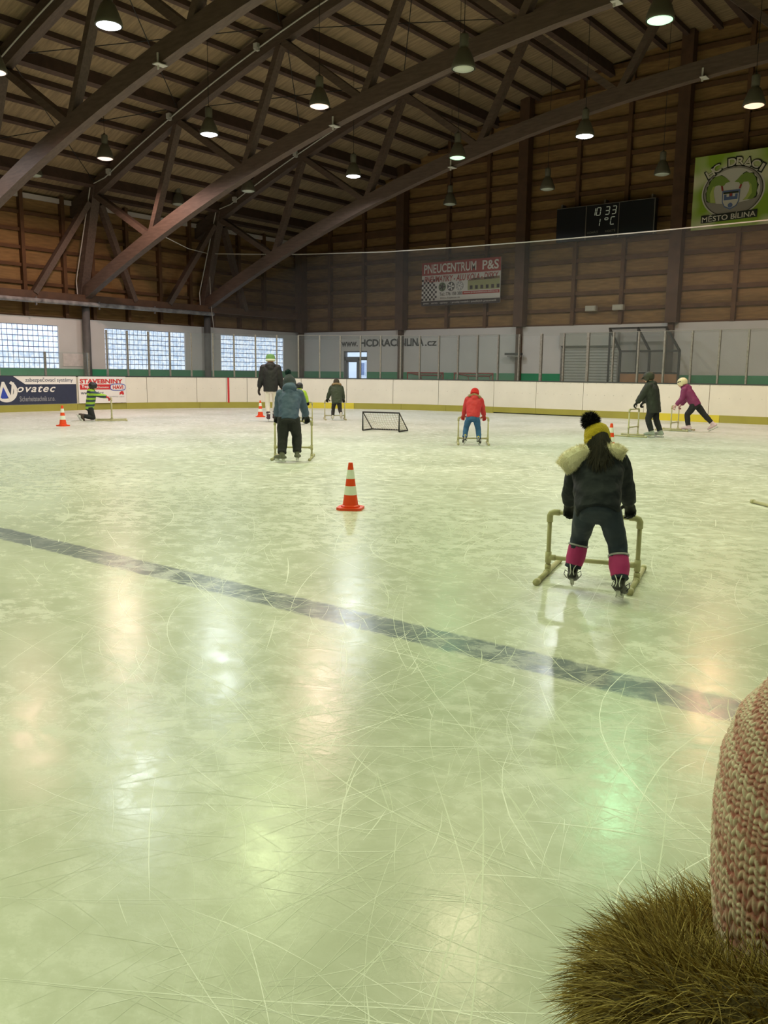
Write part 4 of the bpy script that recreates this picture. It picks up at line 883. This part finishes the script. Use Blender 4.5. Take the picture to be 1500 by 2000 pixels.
    # trousers
    p = MB(); ww = min(pants_w, 1.04*bulk/1.1); p.loft([(pel-axis*.075*h, .085*h*pants_w, .072*h*pants_w), (pel-axis*.02*h, .1*h*ww, .086*h*ww), (pel+axis*.09*h, .088*h*ww, .07*h*ww)], 16, right)
    for s in (-1, 1):
        an = ank[s]+(kne[s]-ank[s])*.06; w = pants_w
        p.loft([(hip[s]+axis*.03*h, .06*h*w, .07*h*w), (hip[s].lerp(kne[s], .45), .062*h*w, .068*h*w), (kne[s], .05*h*w, .055*h*w)], 14); p.ball(kne[s], .051*h*w)
        p.loft([(kne[s], .05*h*w, .054*h*w), (kne[s].lerp(an, .4), .05*h*w, .055*h*w), (kne[s].lerp(an, .85), .043*h*w, .047*h*w), (an, .048*h*w, .052*h*w)], 14)
    soft('trousers', p, mats['pants'], t, voxel, 3, wrinkle*.8)
    # jacket
    B = bulk; j = MB()
    j.loft([(pel-axis*hem*h, .105*h*B, .088*h*B), (pel+axis*.02*h, .112*h*B, .092*h*B), (pel+axis*.15*h, .118*h*B, .096*h*B), (pel+axis*.27*h, .13*h*B, .098*h*B), (neck-axis*(drop+.02)*h, .122*h*B, .086*h*B), (neck-axis*(drop-.03)*h, .072*h*B, .066*h*B), (neck+axis*.055*h, .06*h, .062*h)], 20, right)
    for s in (-1, 1):
        j.ball(sh[s]-axis*.005*h, .056*h*B); j.loft([(sh[s], .055*h*B, .056*h*B), (sh[s].lerp(elb[s], .55), .054*h*B, .055*h*B), (elb[s], .049*h*B, .05*h*B)], 12); j.ball(elb[s], .049*h*B)
        j.loft([(elb[s], .049*h*B, .049*h*B), (elb[s].lerp(wri[s], .5), .046*h*B, .046*h*B), (elb[s].lerp(wri[s], .98), .036*h*B, .036*h*B)], 12)
    if hood == 'down':
        j.ball(neck-fwd*.055*h-axis*.0*h, (.085*h, .055*h, .05*h), 14, 8); j.ball(neck-fwd*.075*h-axis*.05*h, (.06*h, .04*h, .06*h), 12, 8); j.tube([neck+right*.075*h+fwd*.03*h, neck+right*.05*h-fwd*.06*h, neck-right*.05*h-fwd*.06*h, neck-right*.075*h+fwd*.03*h], .034*h, 10)
    jk = soft('jacket', j, mats['jacket'], t, voxel, 3, wrinkle)
    if hood == 'up':
        hh = MB(); hh.ball(hc-hf*hs_*.18+hup*hs_*.08, (hs_*1.22, hs_*1.12, hs_*1.32), 18, 12, hrot); hh.cap(hc-hup*hs_*.9-hf*hs_*.3, neck-axis*.03*h, hs_*1.0, hs_*1.1); soft('hood', hh, mats['jacket'], t, voxel, 3, wrinkle*.5)
    # gloves
    if gloves:
        for s in (-1, 1):
            g = MB(); d = (wri[s]-elb[s]).normalized(); gp = pose.get('grip', True)
            hand_shape(g, wri[s]-d*.005*k, d*.6+Vector((0, .45, -.35)) if gp else d, (0, .3, 1) if gp else (s*1.0, -.4, 0), k*1.18, gp, s); g.loft([(wri[s]-d*.03*h, .034*h, .034*h), (wri[s]+d*.01*h, .03*h, .03*h)], 10)
            soft('glove', g, gloves, t, .007, 2)
    # skates
    for s in (-1, 1):
        c, fr_ = feet[s]; q = MB(); R_ = lambda x, y, z: c + fr_ @ Vector((x*k, y*k, z*k)); up_ = (kne[s]-ank[s]).normalized()
        q.loft([(R_(0, -.105, .055), .03*k, .012*k), (R_(0, -.1, .075), .034*k, .02*k), (R_(0, -.04, .08), .036*k, .036*k), (R_(0, .05, .072), .042*k, .03*k), (R_(0, .105, .064), .036*k, .022*k), (R_(0, .125, .06), .018*k, .012*k)], 12, fr_ @ Vector((1, 0, 0)))
        q.loft([(R_(0, -.055, .05), .034*k, .05*k), (R_(0, -.05, .1), .034*k, .05*k), (ank[s]+up_*.01*k, .038*k, .047*k), (ank[s]+up_*.075*k, .043*k, .05*k)], 12)
        st = soft('skate', q, skate or M_BLACK, t, voxel*.75, 2)
        hold = MB()
        for yy in (-.065, .06): hold.box(R_(0, yy, .035), (.02*k, .05*k, .035*k), fr_)
        hold.box(R_(0, 0, .022), (.014*k, .2*k, .012*k), fr_); obj('blade_holder', hold, M_WPLASTIC, st)
        obj('blade', MB().add([R_(x, y, z) for x in (-.002, .002) for y, z in ((-.12, .004), (-.105, 0), (.1, 0), (.125, .012), (.12, .024), (-.12, .022))], [(0, 1, 2, 3, 4, 5), (11, 10, 9, 8, 7, 6)]+[(i, (i+1) % 6, 6+(i+1) % 6, 6+i) for i in range(6)]), M_STEEL, st)
        if skate_accent:
            back = -(fr_ @ Vector((0, 1, 0))); uu = fr_ @ Vector((0, 0, 1)); rr = fr_ @ Vector((1, 0, 0)); o_ = R_(0, -.045, .045)
            for sx in (-1, 1): obj('white_piping', MB().tube([R_(sx*.018, -.107, .06), R_(sx*.008, -.108, .1), R_(sx*.012, -.108, .125), ank[s]+up_*.05*k+back*.05*k+rr*sx*.026*k, ank[s]+up_*.078*k+back*.047*k+rr*sx*.018*k, ank[s]+up_*.085*k+back*.047*k], .0035*k, 6), M_WPLASTIC, st)
            obj('yellow_patch', MB().ball(ank[s]+up_*.05*k+back*.051*k, (.017*k, .011*k, .024*k), 10, 8), mat('skate_yellow', srgb(214, 186, 40), .5), st)
            for q_ in (-1, 1): obj('lace', MB().tube([R_(q_*.03, .02, .1), R_(q_*.055, .0, .115), R_(q_*.06, -.01, .085), R_(q_*.04, .0, .06)], .003*k, 5), M_BLACK, st)
    ctx = dict(t=t, h=h, k=k, hc=hc, hs=hs_, hrot=hrot, hup=hup, hf=hf, hx=hx, neck=neck, axis=axis, right=right, fwd=fwd, pel=pel, kne=kne, ank=ank, wri=wri, elb=elb, sh=sh, jacket=jk, voxel=voxel)
    if hat: hat(ctx)
    if extra: extra(ctx)
    return ctx
def beanie(m, pom=None, tall=1.0, brim=None):
    def f(c):
        hs_, hc, hrot = c['hs'], c['hc'], c['hrot']; secs = []
        for z, r in ((-.5, 1.02), (-.1, 1.1), (.2, 1.1), (.6, 1.0), (.95, .8), (1.2*tall, .52), (1.36*tall, .22)):
            secs.append((hc+hrot @ Vector((0, -hs_*.08, hs_*z)), hs_*r*.98, hs_*r*1.1))
        b = MB().loft(secs, 20, hrot @ Vector((1, 0, 0))); o = soft('hat', b, m, c['t'], c['voxel']*.7, 2)
        obj('hat_brim', MB().loft([(hc+hrot @ Vector((0, -hs_*.08, hs_*-.55)), hs_*1.08, hs_*1.18), (hc+hrot @ Vector((0, -hs_*.08, hs_*-.15)), hs_*1.12, hs_*1.22)], 20, hrot @ Vector((1, 0, 0))), brim or m, o, True)
        if pom:
            pc = hc+hrot @ Vector((-hs_*(pom[3] if len(pom) > 3 else .05), -hs_*.25, hs_*(1.36*tall+(.1 if len(pom) > 3 else .3)))); pr = pom[1]*c['h']; g = MB().ball(pc, pr*.8, 12, 8)
            vs = [Vector((random.gauss(0, 1), random.gauss(0, 1), random.gauss(0, 1))).normalized() for _ in range(pom[2])]
            ribbon_fur(g, [pc+v*pr*.65 for v in vs], vs, pr*.55, pr*.045, 2, .1, .25); obj('pompom', g, pom[0], o)
    return f
def helmet(m, vents=True, visor=False):
    def f(c):
        hs_, hc, hrot = c['hs'], c['hc'], c['hrot']; b = MB().ball(hc+hrot @ Vector((0, -hs_*.1, hs_*.3)), (hs_*1.22, hs_*1.36, hs_*1.15), 20, 14, hrot)
        b.ball(hc+hrot @ Vector((0, -hs_*.55, -hs_*.1)), (hs_*1.0, hs_*.8, hs_*.7), 16, 10, hrot)
        for s in (-1, 1): b.ball(hc+hrot @ Vector((s*hs_*1.0, 0, -hs_*.25)), (hs_*.22, hs_*.5, hs_*.6), 12, 8, hrot)
        o = soft('helmet', b, m, c['t'], c['voxel']*.7, 2)
        if visor: obj('peak', MB().loft([(hc+hrot @ Vector((0, hs_*1.0, hs_*.42)), hs_*.95, hs_*.1), (hc+hrot @ Vector((0, hs_*1.75, hs_*.12)), hs_*.6, hs_*.06)], 14, hrot @ Vector((1, 0, 0))), m, o, True)
        if vents:
            for s in (-1, 1):
                for q in ((.85, .62, .5), (.95, .1, .45)): obj('vent', MB().ball(hc+hrot @ Vector((s*hs_*q[0]*1.12, hs_*q[1], hs_*q[2])), (hs_*.2, hs_*.3, hs_*.16), 10, 6, hrot), M_BLACK, o)
        obj('chin_strap', MB().tube([hc+hrot @ Vector((-hs_*1.0, hs_*.1, -hs_*.5)), hc+hrot @ Vector((-hs_*.6, hs_*.55, -hs_*1.15)), hc+hrot @ Vector((hs_*.6, hs_*.55, -hs_*1.15)), hc+hrot @ Vector((hs_*1.0, hs_*.1, -hs_*.5))], hs_*.06, 6), M_BLACK, o)
    return f
def fur_collar(m, pts, rads, n, length, bias=(0, 0, -.1)):
    def f(c):
        base = c['neck']; pp_ = [base + c['right']*a + c['fwd']*b_ + c['axis']*z for a, b_, z in pts]; g = MB().tube(pp_, rads, 10)
        P_, N_ = [], []
        for _ in range(n):
            u = random.random()*(len(pp_)-1); i = int(u); q = pp_[i].lerp(pp_[i+1], u-i); rr = rads[i]*(1-(u-i))+rads[i+1]*(u-i)
            d = Vector((random.gauss(0, 1), random.gauss(0, 1), random.gauss(0, 1))).normalized(); tg = (pp_[i+1]-pp_[i]).normalized(); d = (d-tg*d.dot(tg)).normalized(); P_.append(q+d*rr*.8); N_.append(d)
        ribbon_fur(g, P_, N_, length, length*(.06 if n < 3000 else .035), 2, .3, .3, bias); o = obj('fur_trim', g, m, c['t']); return o
    return f
def chain(*fs):
    def f(c):
        for g in fs: g(c)
    return f
NAVY = quilt_mat('navy_puffer', srgb(20, 25, 37), .65, 3.4, .28)
NAVYP = mat('navy_snow_trousers', srgb(34, 44, 64), .7, var=.12, vscale=12, bump=.15, bscale=30)
MAG = mat('magenta_cuff', srgb(186, 48, 122), .65, var=.06, vscale=12)
TRIM = mat('grey_trim', srgb(170, 165, 175), .6)
CREAM = fur_mat('cream_fur', srgb(232, 218, 186), srgb(252, 246, 228)); BLKFUR = fur_mat('black_fur', srgb(10, 10, 10), srgb(40, 38, 38)); TAN = fur_mat('tan_fur', srgb(110, 88, 62), srgb(176, 152, 118))
HAIRM = fur_mat('dark_hair', srgb(18, 14, 10), srgb(44, 34, 20), .6)
R = math.radians
# ---- girl with the yellow hat
def girl_extra(c):
    h = c['h']; nk, rg, fd, axs = c['neck'], c['right'], c['fwd'], c['axis']
    # magenta gaiters below the knees with a grey edge
    for s in (-1, 1):
        a, b = c['kne'][s], c['ank'][s]; top = a.lerp(b, .30); bot = a.lerp(b, .86); d = (a-b).normalized()
        g = MB().loft([(bot, .052*h, .056*h), (a.lerp(b, .6), .06*h, .063*h), (top, .058*h, .062*h)], 16); soft('gaiter', g, MAG, c['t'], .008, 2, .008)
        obj('gaiter_trim', MB().loft([(top-d*.004, .0625*h, .0665*h), (top+d*.007, .0625*h, .0665*h)], 20), TRIM, c['t'], True)
    # long dark hair down the back
    hr = MB(); pts, nr = [], []
    for _ in range(3200):
        a = random.uniform(-1, 1); z0 = random.uniform(-.06, .10)*h; p = nk + rg*(a*.048*h+.022*h) - fd*(.092*h + .03*h*(1-a*a)) + axs*z0; L = random.uniform(.10, .21)*h*(1-.3*abs(a)); n_ = 5; vs = []; sd = rg*.0022; q = p.copy(); d = (-axs + rg*(a*.24+random.gauss(0, .10)) - fd*random.uniform(-.12, .22)).normalized()
        for i in range(n_):
            wv = 1-i/n_*.8; vs += [q+sd*wv, q-sd*wv]; q = q + d*L/n_; d = (d + Vector((random.gauss(0, .09), random.gauss(0, .04), -.05))).normalized()
        vs.append(q); hr.add(vs, [(2*i, 2*i+1, 2*i+3, 2*i+2) for i in range(n_-1)]+[(2*n_-2, 2*n_-1, 2*n_)])
    hb = MB().loft([(nk-fd*.05*h+axs*.12*h, .05*h, .03*h), (nk-fd*.075*h+axs*.05*h+rg*.01*h, .05*h, .04*h), (nk-fd*.09*h-axs*.03*h+rg*.02*h, .055*h, .04*h), (nk-fd*.095*h-axs*.11*h+rg*.025*h, .058*h, .03*h), (nk-fd*.095*h-axs*.17*h+rg*.025*h, .04*h, .02*h)], 14, rg)
    o = soft('hair', hb, HAIRM, c['t'], .009, 2); obj('hair_strands', hr, HAIRM, o)
fc1 = fur_collar(CREAM, [(-.045, -.10, -.035), (-.10, -.105, -.06), (-.16, -.10, -.10), (-.215, -.085, -.14)], [.045, .062, .07, .045], 8000, .03, (0, 0, -.25))
fc2 = fur_collar(CREAM, [(.06, -.09, -.03), (.10, -.085, -.03), (.14, -.075, -.04), (.175, -.06, -.055)], [.036, .046, .046, .028], 5000, .028, (0, 0, -.25))
c_girl = person((-2.205, 4.96), R(16), 'child in navy coat and yellow pompom hat pushing a frame in the foreground', 1.05,
    dict(pelvis=(.03, -.04, .585), lean=42, side=-7, head_pitch=6, head_roll=-9, neck_up=.015, footL=(-.12, .06, .04, 6, -16), footR=(.20, -.10, .03, -6, -18), handL=(-.215, .37, .535), handR=(.185, .39, .535), elbow_pole=(.0, -.5, .4)),
    dict(jacket=NAVY, pants=NAVYP), hem=.05, bulk=1.22, gloves=M_BLACK, hood='down', hat=beanie(mat('mustard_knit', srgb(196, 170, 36), .85, var=.1, vscale=40, bump=.5, bscale=90), (BLKFUR, .06, 2000, .4), .9), voxel=.010, skate=mat('skate_black', srgb(46, 44, 44), .5), skate_accent=True, pants_w=1.14, extra=chain(girl_extra, fc1, fc2))
skate_frame(-2.40, 5.42, R(15), 'grey green pipe frame pushed by the child in the yellow hat', .61, .45, .125, .34, .40)
# ---- boy in the teal jacket
TEAL = mat('teal_jacket', srgb(62, 82, 112), .6, var=.1, vscale=9, bump=.25, bscale=14)
person((-9.38, 9.55), R(38), 'child in teal jacket and black trousers pushing a frame at centre left', 1.24,
    dict(pelvis=(0, -.03, .68), lean=30, head_pitch=18, head_roll=-8, head=.078, footL=(-.12, -.14, .012, 48, 0), footR=(.13, .02, .015, -4, -4), handL=(-.25, .42, .66), handR=(.25, .42, .66), elbow_pole=(.0, -.7, .1)),
    dict(jacket=TEAL, pants=mat('black_trousers', srgb(26, 28, 32), .75, bump=.2, bscale=20)), hem=.04, bulk=1.13, hood='down', gloves=M_BLACK,
    hat=beanie(mat('charcoal_knit', srgb(58, 64, 74), .9, bump=.4, bscale=80), (fur_mat('teal_fur', srgb(14, 34, 40), srgb(28, 62, 66)), .042, 700), 1.12), skate=mat('skate_grey', srgb(96, 98, 84), .6), pants_w=1.28,
    extra=lambda c: soft('hood_roll', MB().ball(c['neck']-c['fwd']*.075*c['h']+c['axis']*.005*c['h'], (.095*c['h'], .06*c['h'], .065*c['h']), 16, 10).ball(c['neck']-c['fwd']*.04*c['h']+c['axis']*.06*c['h'], (.075*c['h'], .06*c['h'], .06*c['h']), 14, 8), TEAL, c['t'], .012, 3, .012))
skate_frame(-9.72, 10.0, R(38), 'beige pipe frame pushed by the child in the teal jacket', .6, .61, .18)
# ---- lime vest child behind the boy
LIME = mat('lime_vest', srgb(170, 206, 60), .6, bump=.2, bscale=20)
def pack(c):
    b = MB().loft([(c['neck']-c['fwd']*.11*c['h']-c['axis']*.2*c['h']-c['right']*.02, .06*c['h'], .035*c['h']), (c['neck']-c['fwd']*.12*c['h']-c['axis']*.05*c['h']-c['right']*.02, .065*c['h'], .045*c['h']), (c['neck']-c['fwd']*.1*c['h'], .05*c['h'], .03*c['h'])], 14, c['right']); soft('dark_hood', b, mat('charcoal_cloth', srgb(46, 52, 54), .8), c['t'], .012, 2)
person((-15.92, 16.62), R(42), 'child in lime vest mostly hidden behind the teal jacket', 1.02,
    dict(pelvis=(0, -.02, .53), lean=20, head_pitch=10, footL=(-.1, .05, .01, 5, 0), footR=(.12, -.08, .01, -8, -6), handL=(-.22, .32, .58), handR=(.22, .32, .58), elbow_pole=(.6, -.6, -.1)),
    dict(jacket=LIME, pants=mat('teal_trousers', srgb(36, 66, 80), .8)), hem=.04, bulk=1.1, gloves=M_BLACK, hat=helmet(mat('black_helmet', srgb(30, 32, 36), .4), False), voxel=.014, skate=mat('skate_grey', None), extra=pack)
skate_frame(-16.2, 16.98, R(42), 'pipe frame pushed by the child in the lime vest', .6, .58)
# ---- dark green coat child
GRN = mat('dark_green_coat', srgb(52, 62, 44), .7, var=.08, vscale=9, bump=.25, bscale=16)
def refl(c):
    h = c['h']; p = c['pel']-c['fwd']*.10*h-c['axis']*.0*h; obj('reflective_strip', MB().beam(p-c['right']*.05*h+c['right']*.01, p+c['right']*.055*h, .012, .014), M_WPLASTIC, c['t'])
person((-16.62, 18.9), R(46), 'child in dark green fur trimmed coat left of the small goal', 1.12,
    dict(pelvis=(.02, -.02, .58), lean=16, head_pitch=12, footL=(-.10, .0, .01, 4, 0), footR=(.12, -.30, .10, -8, -40), handL=(-.26, .28, .56), handR=(.26, .28, .56), elbow_pole=(.0, -.7, -.1), knee_pole=(0, 1, 0)),
    dict(jacket=GRN, pants=mat('brown_black_trousers', srgb(38, 34, 34), .8)), hem=.085, bulk=1.26, hood='down', gloves=M_BLACK, hat=beanie(mat('brown_knit', srgb(64, 56, 46), .9), None, .85), voxel=.013, skate=mat('skate_pale', srgb(196, 192, 178), .5),
    extra=chain(fur_collar(TAN, [(-.125, -.02, .035), (-.09, -.085, .045), (0, -.10, .05), (.09, -.085, .045), (.125, -.02, .035)], [.026, .03, .03, .03, .026], 1200, .03), refl))
skate_frame(-16.95, 19.22, R(46), 'pale pipe frame pushed by the child in the dark green coat', .6, .56, .12)
# ---- red jacket child
REDJ = mat('red_jacket', srgb(196, 44, 52), .6, var=.08, vscale=9, bump=.25, bscale=14)
person((-8.95, 14.25), R(34), 'child in red jacket and blue trousers pushing a frame at centre right', 1.05,
    dict(pelvis=(0, -.02, .56), lean=24, side=3, head_pitch=30, head_roll=6, footL=(-.15, .02, .035, 8, -20), footR=(.13, -.06, .02, -12, -14), handL=(-.19, .30, .55), handR=(.24, .30, .54), elbow_pole=(.3, -.7, -.1)),
    dict(jacket=REDJ, pants=mat('blue_trousers', srgb(48, 92, 140), .75, var=.15, vscale=14, bump=.3, bscale=18)), hem=.02, bulk=1.12, hood='down', gloves=mat('red_glove', srgb(190, 60, 60), .7),
    hat=beanie(mat('red_knit', srgb(200, 28, 32), .85, bump=.4, bscale=80), None, .9), voxel=.012, skate=mat('skate_black', None), skate_accent=True, pants_w=1.05,
    extra=fur_collar(TAN, [(-.11, .02, .0), (-.10, -.06, .02), (0, -.09, .03), (.10, -.06, .01), (.125, .0, -.04)], [.022, .026, .026, .026, .022], 900, .03))
skate_frame(-9.18, 14.64, R(34), 'pipe frame pushed by the child in the red jacket', .6, .53, .11)
# ---- adult
person((-17.35, 16.95), R(44), 'adult in black jacket, white trousers and green hat walking away', 1.66,
    dict(pelvis=(0, 0, .93), lean=5, head_pitch=6, footL=(-.07, -.05, .01, 4, 0), footR=(.10, .12, .02, -4, 0), handL=(-.36, .10, .74), handR=(.36, .10, .74), elbow_pole=(.0, -1, 0), grip=False),
    dict(jacket=mat('black_jacket', srgb(24, 24, 26), .6, bump=.2, bscale=12), pants=mat('white_trousers', srgb(228, 218, 212), .8)), hem=.055, bulk=1.12, hood='down', gloves=mat('dark_mitten', srgb(46, 36, 32), .8),
    hat=beanie(mat('green_knit', srgb(108, 152, 92), .9), None, .8, mat('pale_knit', srgb(216, 222, 196), .9)), voxel=.015, skate=mat('skate_plum', srgb(62, 36, 48), .5), pants_w=.82)
# ---- dark jacket child seen from the side
person((-7.20, 19.14), R(92), 'child in black jacket and dark green cap seen from the side', 1.30,
    dict(pelvis=(0, -.02, .725), lean=11, head_pitch=18, footL=(-.09, .0, .01, 0, 0), footR=(.1, -.14, .01, -6, 0), handL=(-.24, .36, .67), handR=(.24, .36, .67), elbow_pole=(.0, -.5, -.6)),
    dict(jacket=mat('black_green_jacket', srgb(34, 38, 32), .6, var=.15, vscale=4, bump=.25, bscale=14), pants=mat('black_trousers', None)), hem=.13, bulk=1.3, hood='down', gloves=M_BLACK,
    hat=helmet(mat('olive_cap', srgb(48, 50, 36), .6), False, True), voxel=.013, skate=mat('skate_silver', srgb(150, 156, 150), .4))
skate_frame(-7.65, 19.2, R(91), 'pale pipe frame pushed by the child in the black jacket', .6, .63, .22)
# ---- purple jacket child
person((-7.24, 22.05), R(93), 'child in purple jacket and cream helmet leaning on a frame', 1.30,
    dict(pelvis=(0, -.06, .69), lean=36, head_pitch=20, footL=(-.1, .10, .01, 0, 0), footR=(.1, -.52, .07, -10, -28), handL=(-.24, .36, .67), handR=(.24, .36, .67), elbow_pole=(.0, -.5, -.6)),
    dict(jacket=mat('purple_jacket', srgb(126, 42, 92), .6, var=.08, vscale=9, bump=.25, bscale=14), pants=mat('black_trousers', None)), hem=.04, bulk=1.08, hood='down', gloves=mat('pink_glove', srgb(216, 170, 170), .7),
    hat=helmet(mat('cream_helmet', srgb(226, 214, 176), .35), True), voxel=.013, skate=mat('skate_pink', srgb(214, 186, 200), .45))
skate_frame(-7.71, 22.12, R(92), 'pale pipe frame pushed by the child in the purple jacket', .6, .64, .21)
# ---- kneeling child
person((-20.85, 13.72), R(-33), 'child in striped lime jacket kneeling beside the red lettered banner', 1.18,
    dict(pelvis=(0, -.22, .36), lean=10, head_pitch=8, footL=(-.10, -.52, .06, 0, -62), footR=(.11, -.48, .06, 0, -62), handL=(-.20, .30, .64), handR=(.20, .30, .64), elbow_pole=(.3, -.3, -.8), knee_pole=(0, 1, -.6)),
    dict(jacket=banded_mat('striped_lime_jacket', srgb(150, 190, 58), srgb(44, 62, 78), 2.6), pants=mat('black_trousers', None)), hem=.06, bulk=1.08, hood='down', gloves=mat('red_glove', None),
    hat=helmet(mat('black_helmet', None), False), voxel=.013, skate=mat('skate_brown', srgb(70, 56, 50), .6))
skate_frame(-20.66, 14.02, R(-33), 'pipe frame held by the kneeling child', .6, .63, .1)
skate_frame(-2.02, 9.89, R(-133), 'pipe frame cut by the right edge of the frame', .6, .6, .16)
# ---- foreground child: knitted hat, fur collar, spotted navy coat
FG = Vector((-.110, .870, 0)); fgz = R(36)
def knit_hat(c):
    hc = c['hc']; nu, nv = 460, 330; vs, fs, yarn = [], [], []
    prof = [(-.205, .09), (-.11, .103), (-.03, .106), (.03, .102), (.075, .088), (.108, .064), (.128, .034), (.136, .0)]
    zs = np.linspace(0, 1, nv); pz = np.array([p_[0] for p_ in prof]); pr = np.array([p_[1] for p_ in prof]); ts = np.linspace(0, 1, len(prof))
    rows, cols = 52, 54
    for i in range(nv):
        t = zs[i]; z = np.interp(t, ts, pz); r = np.interp(t, ts, pr); v = t*rows
        for j in range(nu):
            u = j/nu*cols; uu = u % 1; leg = abs(uu-.5)*2; vv = (v + .55*leg + .28*math.sin(u*1.7+v*.6)+.25*math.sin(v*1.3+u*.9)+.3*math.sin(u*.37)) % 1
            hgt = (math.sin(math.pi*vv)**.7)*(1-.75*(abs(leg-.5)*2)**3); a = 2*math.pi*j/nu; rr = r + .0034*hgt*min(1, r/.05)
            vs.append((hc.x+rr*math.cos(a), hc.y+rr*math.sin(a), hc.z+.02+z)); 
            row = int(v+.55*leg); yarn.append(.18+.55*hgt*((row*7919+int(u*2)*104729) % 13)/12 + .25*hgt)
    for i in range(nv-1):
        for j in range(nu): fs.append((i*nu+j, i*nu+(j+1) % nu, (i+1)*nu+(j+1) % nu, (i+1)*nu+j))
    me = bpy.data.meshes.new('hat'); me.from_pydata(vs, [], fs); me.update(); at = me.attributes.new('yarn', 'FLOAT', 'POINT'); at.data.foreach_set('value', yarn)
    me.polygons.foreach_set('use_smooth', [True]*len(me.polygons)); me.materials.append(knit_mat()); o = bpy.data.objects.new('hat', me); COL.objects.link(o); o.parent = c['t']
    OL = fur_mat('brown_fur', srgb(96, 78, 40), srgb(198, 174, 104))
    g = MB(); ring_ = []; nk = c['neck']
    for a in np.linspace(0, 2*math.pi, 28, endpoint=False): ring_.append(nk + Vector((.172*math.cos(a), .135*math.sin(a)-.03, -.064 - .05*math.sin(a) - .03*abs(math.cos(a)))))
    g.tube(ring_, .066, 14, True); core = obj('fur_collar', g, mat('fur_core', srgb(84, 70, 36), .9), c['t'])
    P_, N_ = [], []
    for _ in range(27000):
        u = random.random()*28; i = int(u); q = ring_[i % 28].lerp(ring_[(i+1) % 28], u-i); tg = (ring_[(i+1) % 28]-ring_[i % 28]).normalized()
        d = Vector((random.gauss(0, 1), random.gauss(0, 1), random.gauss(0, 1))); d = (d-tg*d.dot(tg)).normalized(); out = (q-nk); out.z = 0; out.normalize()
        if d.dot(out) < -.5 and d.z < .2: continue
        if d.z < -.55: continue
        P_.append(q+d*.060); N_.append(d*.9+out*.35)
    f_ = MB(); ribbon_fur(f_, P_, N_, .064, .0009, 4, .75, .33, (0, 0, -.12)); fo = obj('fur_strands', f_, OL, core); fo['kind'] = 'stuff'
person((FG.x, FG.y), fgz, 'child in pink knitted hat and brown fur collar at the lower right corner', .97,
    dict(pelvis=(0, 0, .485), drop=.115, lean=3, head_pitch=4, footL=(-.09, 0, .0, 0, 0), footR=(.09, 0, .0, 0, 0), handL=(-.33, .06, .46), handR=(.33, .06, .46), elbow_pole=(.0, -1, 0), grip=False),
    dict(jacket=dotted_mat('spotted_navy_coat', srgb(24, 30, 46), srgb(190, 205, 205), 22), pants=NAVYP), hem=.1, bulk=1.42, gloves=M_BLACK, hat=knit_hat, voxel=.01)
